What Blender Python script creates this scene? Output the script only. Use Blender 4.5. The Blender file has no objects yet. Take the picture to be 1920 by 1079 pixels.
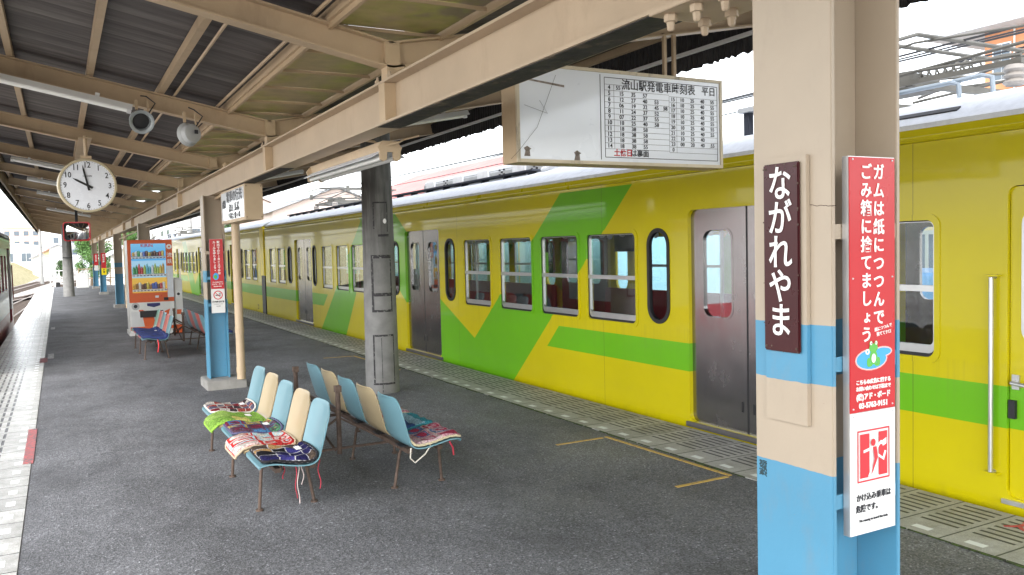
import bpy, bmesh, math, random
from mathutils import Vector, Matrix
R_ = math.radians
random.seed(7)
S = bpy.context.scene
# ------------------------------------------------------------------ camera, world, sun, exposure
def cam_axes(yaw, pitch, roll):
    cy, sy, cp, sp = math.cos(yaw), math.sin(yaw), math.cos(pitch), math.sin(pitch)
    f = Vector((sy*cp, cy*cp, sp)); r = Vector((cy, -sy, 0)); u = r.cross(f)
    c, s = math.cos(roll), math.sin(roll)
    return r*c + u*s, -r*s + u*c, f
r_, u_, f_ = cam_axes(R_(28.47), R_(-2.78), R_(-1.38))
cam = bpy.data.cameras.new('camera'); camo = bpy.data.objects.new('camera', cam)
S.collection.objects.link(camo)
camo.matrix_world = Matrix(((r_.x, u_.x, -f_.x, 0), (r_.y, u_.y, -f_.y, 0), (r_.z, u_.z, -f_.z, 1.5), (0, 0, 0, 1)))
cam.sensor_width = 36; cam.lens = 36*1565.4/1920; cam.clip_start = .05; cam.clip_end = 2000
S.camera = camo
S.view_settings.view_transform = 'Standard'; S.view_settings.look = 'None'
S.view_settings.exposure = 2.3; S.view_settings.gamma = 1
W = bpy.data.worlds.new('World'); S.world = W; W.use_nodes = True
wn = W.node_tree.nodes; wl = W.node_tree.links
bg = wn['Background']; sky = wn.new('ShaderNodeTexSky'); sky.sky_type = 'NISHITA'; sky.sun_disc = False
SUN_EL, SUN_AZ = R_(42), R_(-135)          # azimuth measured from +Y towards +X
sky.sun_elevation = SUN_EL; sky.sun_rotation = SUN_AZ; sky.dust_density = 1.5; sky.air_density = 1.0; sky.ozone_density = 1
hs = wn.new('ShaderNodeHueSaturation'); hs.inputs['Saturation'].default_value = .25   # overcast: grey cloud cover
wl.new(sky.outputs[0], hs.inputs['Color']); wl.new(hs.outputs[0], bg.inputs[0]); bg.inputs[1].default_value = .15
sl = bpy.data.lights.new('sun', 'SUN'); sl.energy = .5; sl.angle = R_(25); sl.color = (1, .96, .9)
so = bpy.data.objects.new('sun', sl); S.collection.objects.link(so)
sd = Vector((math.sin(SUN_AZ)*math.cos(SUN_EL), math.cos(SUN_AZ)*math.cos(SUN_EL), math.sin(SUN_EL)))
so.rotation_euler = sd.to_track_quat('Z', 'Y').to_euler(); so.location = (0, 0, 30)
S.cycles.max_bounces = 10; S.cycles.transparent_max_bounces = 16; S.cycles.diffuse_bounces = 5

# ------------------------------------------------------------------ node helpers and materials
class NT:
    def __init__(s, name):
        s.m = bpy.data.materials.new(name); s.m.use_nodes = True
        s.t = s.m.node_tree; s.n = s.t.nodes; s.l = s.t.links
        s.b = s.n['Principled BSDF']; s.out = s.n['Material Output']
    def new(s, k, **kw):
        x = s.n.new(k)
        for a, v in kw.items(): setattr(x, a, v)
        return x
    def setin(s, sock, v):
        if isinstance(v, bpy.types.NodeSocket): s.l.new(v, sock)
        else: sock.default_value = v
    def math(s, op, a, b=0, c=None, clamp=False):
        x = s.new('ShaderNodeMath', operation=op, use_clamp=clamp)
        s.setin(x.inputs[0], a); s.setin(x.inputs[1], b)
        if c is not None: s.setin(x.inputs[2], c)
        return x.outputs[0]
    def coord(s, kind='Object'):
        return s.new('ShaderNodeTexCoord').outputs[kind]
    def sep(s, v):
        x = s.new('ShaderNodeSeparateXYZ'); s.l.new(v, x.inputs[0]); return x.outputs
    def mapv(s, v, scale=(1, 1, 1), rot=(0, 0, 0), loc=(0, 0, 0)):
        x = s.new('ShaderNodeMapping'); s.l.new(v, x.inputs[0]); x.inputs['Scale'].default_value = scale
        x.inputs['Rotation'].default_value = rot; x.inputs['Location'].default_value = loc; return x.outputs[0]
    def noise(s, v, scale, detail=4, rough=.55, out=0):
        x = s.new('ShaderNodeTexNoise'); s.l.new(v, x.inputs['Vector']); x.inputs['Scale'].default_value = scale
        x.inputs['Detail'].default_value = detail; x.inputs['Roughness'].default_value = rough; return x.outputs[out]
    def ramp(s, f, stops, interp='LINEAR'):
        x = s.new('ShaderNodeValToRGB'); s.l.new(f, x.inputs[0]); x.color_ramp.interpolation = interp
        e = x.color_ramp.elements
        while len(e) < len(stops): e.new(.5)
        for i, (p, c) in enumerate(stops):
            e[i].position = p
            if not hasattr(c, '__len__'): c = (c, c, c)
            e[i].color = (*c[:3], 1)
        return x.outputs[0]
    def mix(s, f, a, b, kind='MIX'):
        x = s.new('ShaderNodeMix', data_type='RGBA', blend_type=kind)
        s.setin(x.inputs[0], f)
        for i, v in ((6, a), (7, b)):
            if isinstance(v, bpy.types.NodeSocket): s.l.new(v, x.inputs[i])
            else:
                if not hasattr(v, '__len__'): v = (v, v, v)
                x.inputs[i].default_value = (*v[:3], 1)
        return x.outputs[2]
    def base(s, v):
        if isinstance(v, bpy.types.NodeSocket): s.l.new(v, s.b.inputs['Base Color'])
        else: s.b.inputs['Base Color'].default_value = (*v[:3], 1)
    def bump(s, h, strength=.3, dist=.01):
        x = s.new('ShaderNodeBump'); s.l.new(h, x.inputs['Height']); x.inputs['Strength'].default_value = strength
        x.inputs['Distance'].default_value = dist; s.l.new(x.outputs[0], s.b.inputs['Normal']); return x

MC = {}
def mat(name, col, rough=.5, metal=0, var=.12, scale=6, bump=0, bscale=80, dirt=None, coat=0, spec=.5):
    if name in MC: return MC[name]
    t = NT(name); v = t.coord()
    c = col
    if var:
        n = t.noise(v, scale, 5, .6)
        f = t.ramp(n, [(.3, 1-var), (.7, 1+var*.6)])
        c = t.mix(1, col, f, 'MULTIPLY')
    if dirt:
        dc, amt, ds = dirt
        n2 = t.noise(t.mapv(v, (1, 1, .35)), ds, 8, .7)
        c = t.mix(t.ramp(n2, [(.55, 0), (.78, amt)]), c, dc)
    t.base(c)
    if var and rough > .1:
        rn = t.noise(v, scale*2.3, 4)
        t.l.new(t.math('MULTIPLY_ADD', rn, .25, rough-.12), t.b.inputs['Roughness'])
    else: t.b.inputs['Roughness'].default_value = rough
    t.b.inputs['Metallic'].default_value = metal
    t.b.inputs['Coat Weight'].default_value = coat
    t.b.inputs['Coat Roughness'].default_value = .08
    t.b.inputs['Specular IOR Level'].default_value = spec
    if bump: t.bump(t.noise(v, bscale, 6), bump, .004)
    MC[name] = t.m
    return t.m
CREAM = (.50, .375, .24)
M_cream = mat('cream_paint', CREAM, .5, var=.1, scale=3, bump=.12, bscale=60, dirt=((.2, .13, .08), .45, 3.5))
M_beam = mat('beam_paint', (.47, .365, .255), .55, var=.1, scale=2, bump=.15, bscale=90, dirt=((.22, .13, .08), .4, 2.5))
M_roof = mat('corrugated_roof_metal', (.085, .075, .073), .55, var=.3, scale=2.5, dirt=((.16, .15, .14), .6, 5))
rt = NT('corrugated_roof_metal'); v = rt.coord()
c = rt.ramp(rt.noise(rt.mapv(v, (.35, 9, .35)), 1.6, 6, .7), [(.3, (.055, .047, .044)), (.5, (.105, .092, .087)), (.72, (.18, .165, .152))])  # dust streaks along the ribs that also paint in the corrugation shading
c = rt.mix(1, c, rt.ramp(rt.noise(v, 1.2, 3), [(.3, .8), (.7, 1.15)]), 'MULTIPLY'); rt.base(c); rt.b.inputs['Roughness'].default_value = .45; M_roof = rt.m
M_rooft = mat('roof_top_metal', (.25, .25, .26), .6)
M_conc = mat('concrete', (.28, .27, .25), .8, var=.2, scale=5, bump=.3, bscale=50, dirt=((.08, .08, .07), .6, 2.2))
M_rust = mat('rusty_steel', (.085, .055, .04), .75, var=.4, scale=30, bump=.3, bscale=150, dirt=((.25, .2, .17), .5, 40))
M_dark = mat('dark_rubber', (.015, .015, .017), .5, var=.1)
M_black = mat('black_paint', (.012, .012, .013), .45, var=.2, scale=20)
M_peel = mat('bare_weathered_steel', (.03, .028, .03), .7, var=.5, scale=12, bump=.4, bscale=60, dirt=((.3, .22, .14), .7, 9))
st_ = NT('stainless_steel'); v = st_.coord(); st_.base(st_.ramp(st_.noise(st_.mapv(v, (1, 60, .6)), 3, 4, .6), [(.3, (.30, .288, .29)), (.7, (.345, .333, .333))])); st_.b.inputs['Metallic'].default_value = 1
st_.l.new(st_.ramp(st_.noise(st_.mapv(v, (1, 1, .7)), 4, 6, .7), [(.35, .17), (.7, .30)]), st_.b.inputs['Roughness']); st_.bump(st_.noise(v, 1.8, 2), .05, .03); M_steel = st_.m
M_alu = mat('aluminium', (.6, .6, .6), .35, metal=.8, var=.08)
M_white = mat('white_paint', (.72, .72, .70), .45, var=.05)
M_whitew = mat('weathered_white', (.68, .70, .73), .6, var=.12, scale=8, dirt=((.35, .36, .38), .4, 6))
M_signw = mat('sign_white', (.74, .77, .82), .3, var=.03, scale=2, coat=1)
M_ink = mat('black_ink', (.02, .02, .025), .5, var=0)
M_redink = mat('red_ink', (.6, .03, .04), .5, var=0)
M_letter = mat('white_lettering', (.85, .83, .80), .4, var=0)
M_redsign = mat('red_sign_board', (.50, .016, .022), .3, var=.06, scale=4, coat=.25, spec=.3)
M_maroon = mat('maroon_enamel', (.045, .005, .007), .3, var=.15, scale=8, coat=.1, spec=.3, dirt=((.16, .08, .04), .55, 9))
M_orange = mat('orange_panel', (.62, .10, .02), .35, var=.05)
M_yelb = mat('bright_yellow', (.85, .66, .0), .35, var=.05)
M_cab = mat('cabinet_white', (.66, .66, .64), .35, var=.06)
M_seatr = mat('dark_red_moquette', (.16, .018, .022), .8, var=.2, scale=40)
M_int = mat('interior_panel', (.5, .48, .46), .5, var=.05)
M_lglass = mat('tube_white', (.75, .75, .72), .3, var=0)

def glass(name, tint, refl=.75, rough=.01, cover=0.0):
    t = NT(name); t.n.remove(t.b)
    tr = t.new('ShaderNodeBsdfTransparent'); tr.inputs[0].default_value = (*tint, 1)
    gl = t.new('ShaderNodeBsdfGlossy'); gl.inputs['Roughness'].default_value = rough; gl.inputs[0].default_value = (.95, .97, 1, 1)
    fr = t.new('ShaderNodeFresnel'); fr.inputs[0].default_value = 1.5
    f = t.math('MULTIPLY_ADD', fr.outputs[0], refl, cover, clamp=True)
    mx = t.new('ShaderNodeMixShader'); t.l.new(f, mx.inputs[0]); t.l.new(tr.outputs[0], mx.inputs[1]); t.l.new(gl.outputs[0], mx.inputs[2])
    t.l.new(mx.outputs[0], t.out.inputs[0]); return t.m
M_glass = glass('window_glass', (.97, .985, .985), .55)
M_gdark = glass('dark_window_glass', (.25, .28, .3), 1.2, .03, .05)

def col_shift(c, k): return tuple(min(1, x*k) for x in c)

# asphalt
def asphalt():
    t = NT('asphalt'); v = t.coord()
    fine = t.noise(v, 150, 3, .8); mid = t.noise(v, 60, 4, .75); big = t.noise(v, .9, 5, .6); blot = t.noise(t.mapv(v, (1, .35, 1)), 2.2, 6, .65)
    vor = t.new('ShaderNodeTexVoronoi'); t.l.new(v, vor.inputs[0]); vor.inputs['Scale'].default_value = 112
    st = t.ramp(vor.outputs['Color'], [(.2, .5), (.55, 1.0), (.84, 1.3), (.96, 2.7)])
    c = t.mix(1, t.ramp(fine, [(.3, (.068, .070, .077)), (.7, (.20, .203, .213))]), st, 'MULTIPLY')
    c = t.mix(1, c, t.ramp(mid, [(.3, .6), (.7, 1.3)]), 'MULTIPLY')
    c = t.mix(1, c, t.ramp(big, [(.3, .82), (.7, 1.2)]), 'MULTIPLY')
    c = t.mix(t.ramp(blot, [(.56, 0), (.75, .45)]), c, (.065, .064, .063))
    ve = t.new('ShaderNodeTexVoronoi', feature='DISTANCE_TO_EDGE'); wv = t.new('ShaderNodeVectorMath', operation='ADD'); t.l.new(v, wv.inputs[0]); t.l.new(t.noise(v, 2.5, 5, .7, 1), wv.inputs[1])
    t.l.new(wv.outputs[0], ve.inputs[0]); ve.inputs['Scale'].default_value = .42
    crk = t.math('MULTIPLY', t.math('LESS_THAN', ve.outputs['Distance'], .0028), t.ramp(t.noise(v, .55, 2), [(.48, 0), (.56, .75)])); c = t.mix(crk, c, (.02, .02, .02))
    vs_ = t.new('ShaderNodeTexVoronoi'); t.l.new(v, vs_.inputs[0]); vs_.inputs['Scale'].default_value = 2.6
    spot = t.math('MULTIPLY', t.math('LESS_THAN', vs_.outputs['Distance'], .055), t.math('GREATER_THAN', t.sep(vs_.outputs['Color'])[0], .62)); c = t.mix(t.math('MULTIPLY', spot, .55), c, (.035, .035, .036))
    stn = t.ramp(t.noise(t.mapv(v, (1.0, .6, 1)), 1.1, 7, .75), [(.42, .78), (.5, 1.0), (.62, 1.16)]); c = t.mix(1, c, stn, 'MULTIPLY')
    t.base(c)
    t.l.new(t.ramp(t.noise(v, 1.3, 4), [(.3, .5), (.7, .75)]), t.b.inputs['Roughness'])
    t.bump(t.math('ADD', fine, vor.outputs['Distance']), .7, .004)
    return t.m
M_asph = asphalt()
# slotted edge paving: coordinates across x from the asphalt side 0..W, pitch along y
def slabmat(name, x0, sgn, wet_glare=0.0):
    t = NT(name); v = t.coord(); x, y, z = t.sep(v)
    u = t.math('MULTIPLY', t.math('SUBTRACT', x, x0), sgn)
    P = .288
    yy = t.math('DIVIDE', y, P); fy = t.math('FRACT', yy)
    seam = t.math('LESS_THAN', t.math('ABSOLUTE', t.math('SUBTRACT', fy, .5)), .482)   # 1 inside slab
    ing = t.math('MULTIPLY', t.math('GREATER_THAN', u, .215), t.math('LESS_THAN', u, .64))
    gu = t.math('FRACT', t.math('DIVIDE', t.math('SUBTRACT', u, .215), .061))
    gr = t.math('LESS_THAN', gu, .36)
    gy = t.math('LESS_THAN', t.math('ABSOLUTE', t.math('SUBTRACT', fy, .5)), .37)
    groove = t.math('MULTIPLY', t.math('MULTIPLY', ing, gr), gy)
    mk = t.math('MULTIPLY', t.math('LESS_THAN', t.math('ABSOLUTE', t.math('SUBTRACT', u, .085)), .024),
                t.math('LESS_THAN', t.math('ABSOLUTE', t.math('SUBTRACT', fy, .5)), .17))
    idn = t.new('ShaderNodeTexWhiteNoise', noise_dimensions='1D'); t.l.new(t.math('FLOOR', yy), idn.inputs['W'])
    n = t.noise(v, 9, 6, .65); n2 = t.noise(v, 160, 3, .7)
    c = t.ramp(n, [(.3, (.27, .265, .24)), (.7, (.44, .435, .41))])
    c = t.mix(1, c, t.ramp(idn.outputs[0], [(0, .82), (1, 1.1)]), 'MULTIPLY')
    c = t.mix(1, c, t.ramp(n2, [(.3, .75), (.7, 1.2)]), 'MULTIPLY')
    c = t.mix(t.math('MULTIPLY', mk, .85), c, (.75, .78, .76))
    c = t.mix(t.math('MULTIPLY', groove, .93), c, (.015, .016, .015))
    c = t.mix(t.math('SUBTRACT', 1, seam), c, (.05, .055, .045))
    c = t.mix(1, c, (1+wet_glare*.25,)*3, 'MULTIPLY'); t.base(c); t.b.inputs['Roughness'].default_value = .6 - wet_glare*1.2  # wet slabs are smoother, and their glare is brightened into the base colour
    h = t.math('SUBTRACT', 1, groove); t.bump(t.math('MULTIPLY_ADD', n2, .15, h), .5, .006)
    return t.m

# ------------------------------------------------------------------ mesh builder
class MB:
    def __init__(s): s.v = []; s.f = []; s.uv = {}
    def add(s, vs, fs):
        b = len(s.v); s.v += [Vector(p) for p in vs]; s.f += [tuple(i+b for i in f) for f in fs]; return b
    def box(s, x0, x1, y0, y1, z0, z1):
        s.add([(x, y, z) for z in (z0, z1) for y in (y0, y1) for x in (x0, x1)],
              [(0, 2, 3, 1), (4, 5, 7, 6), (0, 1, 5, 4), (1, 3, 7, 5), (3, 2, 6, 7), (2, 0, 4, 6)]); return s
    def obox(s, c, ax, ay, az, dx, dy, dz):
        c = Vector(c); A = [Vector(a).normalized() for a in (ax, ay, az)]
        vs = [c + A[0]*dx*i/2 + A[1]*dy*j/2 + A[2]*dz*k/2 for k in (-1, 1) for j in (-1, 1) for i in (-1, 1)]
        s.add(vs, [(0, 2, 3, 1), (4, 5, 7, 6), (0, 1, 5, 4), (1, 3, 7, 5), (3, 2, 6, 7), (2, 0, 4, 6)]); return s
    def bar(s, a, b, w, h=None, up=(0, 0, 1)):
        a, b = Vector(a), Vector(b); d = b-a; up = Vector(up)
        if abs(d.normalized().dot(up)) > .99: up = Vector((0, 1, 0))
        r = d.cross(up).normalized(); u = r.cross(d).normalized()
        return s.obox((a+b)/2, d, r, u, d.length, w, h or w)
    def tube(s, pts, r, n=8, caps=True):
        pts = [Vector(p) for p in pts]; rr = r if hasattr(r, '__len__') else [r]*len(pts)
        b = len(s.v); prev = None
        for i, p in enumerate(pts):
            d = (pts[min(i+1, len(pts)-1)]-pts[max(i-1, 0)]).normalized()
            if prev is None:
                a = Vector((0, 0, 1)) if abs(d.z) < .9 else Vector((1, 0, 0)); prev = d.cross(a).normalized()
            x = (prev - d*prev.dot(d)).normalized(); prev = x; y = d.cross(x)
            s.v += [p + (x*math.cos(2*math.pi*k/n)+y*math.sin(2*math.pi*k/n))*rr[i] for k in range(n)]
        for i in range(len(pts)-1):
            for k in range(n):
                a = b+i*n+k; c = b+i*n+(k+1) % n; s.f.append((a, c, c+n, a+n))
        if caps:
            s.f.append(tuple(b+k for k in range(n))[::-1]); s.f.append(tuple(b+(len(pts)-1)*n+k for k in range(n)))
        return s
    def lathe(s, prof, c, axis=(0, 0, 1), n=24):
        """profile [(r, h)] turned about axis through c"""
        c = Vector(c); ax = Vector(axis).normalized()
        a = Vector((0, 0, 1)) if abs(ax.z) < .9 else Vector((1, 0, 0)); x = ax.cross(a).normalized(); y = ax.cross(x)
        b = len(s.v)
        for r, h in prof:
            s.v += [c+ax*h+(x*math.cos(2*math.pi*k/n)+y*math.sin(2*math.pi*k/n))*r for k in range(n)]
        for i in range(len(prof)-1):
            for k in range(n):
                p = b+i*n+k; q = b+i*n+(k+1) % n; s.f.append((p, q, q+n, p+n))
        s.f.append(tuple(b+k for k in range(n))[::-1]); s.f.append(tuple(b+(len(prof)-1)*n+k for k in range(n)))
        return s
    def extr(s, prof, y0, y1, closed=True, caps=True):
        """profile [(x, z)] extruded along y"""
        n = len(prof); b = len(s.v)
        s.v += [Vector((x, y, z)) for y in (y0, y1) for x, z in prof]
        for i in range(n if closed else n-1):
            j = (i+1) % n; s.f.append((b+i, b+j, b+n+j, b+n+i))
        if caps and closed: s.f += [tuple(b+i for i in range(n))[::-1], tuple(b+n+i for i in range(n))]
        return s
    def mesh(s, name, mm, off=Vector((0, 0, 0)), smooth=False, bevel=0):
        me = bpy.data.meshes.new(name); me.from_pydata([tuple(v-off) for v in s.v], [], s.f); me.validate()
        bm = bmesh.new(); bm.from_mesh(me)
        bmesh.ops.recalc_face_normals(bm, faces=bm.faces)
        if bevel:
            bmesh.ops.bevel(bm, geom=[e for e in bm.edges if e.is_manifold and e.calc_face_angle(0) > .6], offset=bevel, segments=2, affect='EDGES', clamp_overlap=True)
        bm.to_mesh(me); bm.free()
        if smooth:
            for p in me.polygons: p.use_smooth = True
            try: me.set_sharp_from_angle(angle=R_(35))
            except Exception: pass
        me.materials.append(mm); return me
    def build(s, name, mm, parent=None, smooth=False, bevel=0, label=None):
        o = bpy.data.objects.new(name, s.mesh(name, mm, wpos(parent), smooth, bevel)); S.collection.objects.link(o)
        o.parent = parent
        if label: o['label'] = label
        return o
def wpos(o):
    p = Vector((0, 0, 0))
    while o: p += o.location; o = o.parent
    return p
def root(name, loc, label, cat, group=None):
    o = bpy.data.objects.new(name, None); o.location = loc; o.empty_display_size = .1; S.collection.objects.link(o)
    o['label'] = label; o['category'] = cat
    if group: o['group'] = group
    return o
def tag(o, label, cat, group=None):
    o['label'] = label; o['category'] = cat
    if group: o['group'] = group
    return o
def struct(o): o['kind'] = 'structure'; return o
def addmesh(name, me, parent=None, loc=None, label=None):
    o = bpy.data.objects.new(name, me); S.collection.objects.link(o); o.parent = parent
    if loc: o.location = loc
    if label: o['label'] = label
    return o
def copy_tree(o, off, label=None, group=None):
    r = o.copy(); S.collection.objects.link(r); r.location = o.location + Vector(off)
    if label: r['label'] = label
    if group: r['group'] = group
    def rec(a, b):
        for ch in list(a.children):
            c = ch.copy(); S.collection.objects.link(c); c.parent = b; rec(ch, c)
    rec(o, r); return r

# flat shapes with holes (curve fill): outer and holes are lists of (a, b)
def rrect(a0, a1, b0, b1, r, n=5):
    r = min(r, abs(a1-a0)/2-1e-4, abs(b1-b0)/2-1e-4); o = []
    for cx, cy, t0 in ((a1-r, b1-r, 0), (a0+r, b1-r, 90), (a0+r, b0+r, 180), (a1-r, b0+r, 270)):
        for k in range(n+1):
            t = R_(t0+90*k/n); o.append((cx+r*math.cos(t), cy+r*math.sin(t)))
    return o
def fillcurve(loops, thick):
    cu = bpy.data.curves.new('t', 'CURVE'); cu.dimensions = '2D'; cu.fill_mode = 'BOTH'; cu.extrude = thick/2
    for lp in loops:
        sp = cu.splines.new('POLY'); sp.points.add(len(lp)-1); sp.use_cyclic_u = True
        for i, (a, b) in enumerate(lp): sp.points[i].co = (a, b, 0, 1)
    o = bpy.data.objects.new('t', cu); S.collection.objects.link(o)
    dg = bpy.context.evaluated_depsgraph_get(); dg.update()
    me = bpy.data.meshes.new_from_object(o.evaluated_get(dg)); bpy.data.objects.remove(o)
    vs = [v.co.copy() for v in me.vertices]; fs = [tuple(p.vertices) for p in me.polygons]; bpy.data.meshes.remove(me)
    return vs, fs
# plane frames: map (a, b, c) -> world
def fr_side(x, sg=-1):  # (y, z) plane facing -X
    return lambda a, b, c: Vector((x+sg*c, a, b))
def fr_face(O, A, B):
    O, A, B = Vector(O), Vector(A).normalized(), Vector(B).normalized(); N = A.cross(B)
    return lambda a, b, c: O+A*a+B*b+N*c
def plate(mb, loops, thick, fr):
    vs, fs = fillcurve(loops, thick); mb.add([fr(v.x, v.y, v.z) for v in vs], fs); return mb
# text
FONT = None
def glyphs(mb, txt, x, y, size, fr, bold=0, align='CENTER', sx=1.0, z=.0012, rot=0, thick=.0006):
    cu = bpy.data.curves.new('t', 'FONT'); cu.body = txt; cu.size = size; cu.align_x = align; cu.align_y = 'CENTER'
    cu.offset = bold*size; cu.extrude = thick; cu.resolution_u = 3
    o = bpy.data.objects.new('t', cu); S.collection.objects.link(o)
    dg = bpy.context.evaluated_depsgraph_get(); dg.update()
    me = bpy.data.meshes.new_from_object(o.evaluated_get(dg)); bpy.data.objects.remove(o)
    vs = []
    c, s_ = math.cos(rot), math.sin(rot)
    for v in me.vertices:
        a, b = v.co.x*sx, v.co.y; a, b = a*c-b*s_, a*s_+b*c
        vs.append(fr(x+a, y+b, z+v.co.z))
    mb.add(vs, [tuple(p.vertices) for p in me.polygons]); bpy.data.meshes.remove(me)
def vtext(mb, txt, x, y0, pitch, size, fr, bold=0, sx=1.0, z=.0012):
    for i, ch in enumerate(txt):
        if ch == ' ': continue
        dx = dy = 0; rot = 0; zz = size
        if ch in 'ー・': rot = -math.pi/2 if ch == 'ー' else 0
        if ch in 'っょゃイ' and ch != 'イ': zz = size*.8; dx = size*.06
        if ch in '。、': dx = size*.38; dy = size*.3
        glyphs(mb, ch, x+dx, y0-i*pitch+dy, zz, fr, bold, sx=sx, z=z, rot=rot)

# ------------------------------------------------------------------ setting: ground, platform, tracks
MB().box(-400, 400, -60, 900, -1.6, -1.31)
g = NT('ballast'); v = g.coord(); vo = g.new('ShaderNodeTexVoronoi'); g.l.new(v, vo.inputs[0]); vo.inputs['Scale'].default_value = 14
c = g.ramp(vo.outputs['Color'], [(.1, (.22, .20, .18)), (.9, (.60, .57, .52))]); c = g.mix(1, c, g.ramp(g.noise(v, .6, 5), [(.3, .75), (.7, 1.15)]), 'MULTIPLY')
g.base(c); g.b.inputs['Roughness'].default_value = .9; g.bump(vo.outputs['Distance'], .8, .03)
mb = MB(); mb.add([(-600, -80, -1.3), (600, -80, -1.3), (600, 1200, -1.3), (-600, 1200, -1.3)], [(0, 1, 2, 3)])
struct(mb.build('ground', g.m))
PX0, PX1, PA0, PA1 = -.93, 4.43, -.235, 3.775
PY0, PY1 = -6, 49
mb = MB().box(PX0+.03, PX1-.03, PY0, PY1, -1.29, -.005); struct(mb.build('platform_base', M_conc))
def strip(x0, x1, z, y0=PY0, y1=PY1, th=.02):
    return MB().box(x0, x1, y0, y1, z-th, z)
struct(strip(PA0+.001, PA1-.001, 0).build('platform', M_asph))
slabR = slabmat('slotted_paving', PA1, 1); slabL = slabmat('wet_glare_paving', PA0, -1, .28)
struct(strip(PA1+.004, PX1, .004, th=.06).build('edge_paving', slabR))
struct(strip(PX0, PA0-.004, .004, th=.06).build('edge_paving', slabL))
# moss line
ms = NT('moss'); v = ms.coord(); ms.base(ms.ramp(ms.noise(v, 30, 5), [(.35, (.02, .02, .015)), (.6, (.05, .08, .015))])); ms.b.inputs['Roughness'].default_value = .95
mb = MB()
y = 0.
while y < 30:
    w = random.uniform(.004, .022); l = random.uniform(.08, .3)
    mb.box(PA1-w, PA1+.003, y, y+l, .0005, .0045+random.uniform(0, .002)); y += l+random.uniform(-.02, .12)*(1 if random.random() < .5 else .1)
o = mb.build('moss', ms.m); o['kind'] = 'stuff'; o['label'] = 'thin green moss growing along the seam between asphalt and edge slabs'
# painted markings
def wornpaint(name, col, thr=.45):
    t = NT(name); v = t.coord(); n = t.noise(v, 35, 6, .75)
    t.base(t.mix(t.ramp(n, [(thr-.08, 0), (thr+.06, 1)]), (.11, .11, .115), col)); t.b.inputs['Roughness'].default_value = .7; return t.m
M_yl = wornpaint('worn_yellow_paint', (.50, .33, .08), .42); M_rp = wornpaint('worn_red_paint', (.55, .06, .06), .44); M_wp = wornpaint('worn_white_paint', (.6, .6, .58), .5)
def mark(pts, m, w=.03):
    mb = MB()
    for a, b in zip(pts, pts[1:]): mb.bar((*a, .0015), (*b, .0015), w, .003)
    return mb
def marking(parts, m):
    struct(parts.build('floor_marking', m))
marking(mark([(3.24, 5.33), (3.66, 5.33)], M_yl), M_yl); marking(mark([(3.70, 5.345), (3.73, 4.0)], M_yl), M_yl); marking(mark([(3.28, 3.99), (3.70, 3.99)], M_yl), M_yl)
marking(mark([(3.22, 11.55), (3.62, 11.5)], M_yl), M_yl); marking(mark([(3.65, 11.52), (3.70, 9.9)], M_yl), M_yl); marking(mark([(3.3, 9.8), (3.7, 9.8)], M_yl), M_yl)
M_rpf = wornpaint('faded_red_paint', (.42, .10, .10), .50)
marking(MB().box(-.292, -.225, 7.0, 8.4, .0045, .0065), M_rpf); marking(MB().box(-.30, -.2, 13.7, 14.3, .0045, .0065), M_rpf)
marking(MB().box(-.2, -.12, 14.2, 14.9, .0005, .003), M_wp); marking(MB().box(-.2, -.12, 20.0, 20.6, .0005, .003), M_wp)
marking(MB().box(-.2, .0, 9.6, 9.9, .0005, .003), M_wp) if False else None
mb = MB(); FR = fr_face((4.30, 2.3, .005), (0, -1, 0), (1, 0, 0)); glyphs(mb, '足元', 0, 0, .24, FR, .01); struct(mb.build('floor_marking', M_rp))
# tracks
def track(cx, y0, y1, bend=None):
    rails = MB(); sl_ = MB()
    f = (lambda y: cx) if bend is None else bend
    ys = [y0+(y1-y0)*i/60 for i in range(61)]
    for s in (-.534, .534):
        rails.tube([(f(y)+s, y, -1.10) for y in ys], .038, 4)
    y = y0
    while y < min(y1, 110):
        sl_.box(f(y)-1.0, f(y)+1.0, y, y+.2, -1.29, -1.17); y += .62
    o = rails.build('railway_track', mat('rail_steel', (.30, .22, .17), .4, metal=.6, var=.2)); struct(o)
    o2 = sl_.build('track_sleepers', mat('sleeper_wood', (.10, .075, .06), .9, var=.3)); struct(o2)
track(-2.42, -20, 330, lambda y: -2.42 + max(0, y-45)**1.15*.035)
track(-5.8, -20, 330, lambda y: -5.8 + max(0, y-50)**1.15*.038)
def sw(y):
    t = min(1, max(0, (y-42)/34)); t = t*t*(3-2*t)
    return (-5.8 + max(0, y-50)**1.15*.038)*(1-t) + (-2.42 + max(0, y-45)**1.15*.035)*t
track(-5.8, 42, 76, sw)
track(5.93, -20, 240); track(9.3, -20, 240)
# ------------------------------------------------------------------ canopy
FY = [1.35+2.86*i for i in range(-1, 18)]
FYr = FY
VX = 1.60
def rz(x): return 2.45+.20*abs(x-1.58) if x < 1.58 else 2.45+.19*(x-1.58)
XL, XR = -.77, 4.28
RY0, RY1 = FY[0]-.2, 51.
canopy = root('platform_canopy', (VX, 0, 2.1), 'long cream steel butterfly canopy roof over the whole platform', 'station roof')
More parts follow.
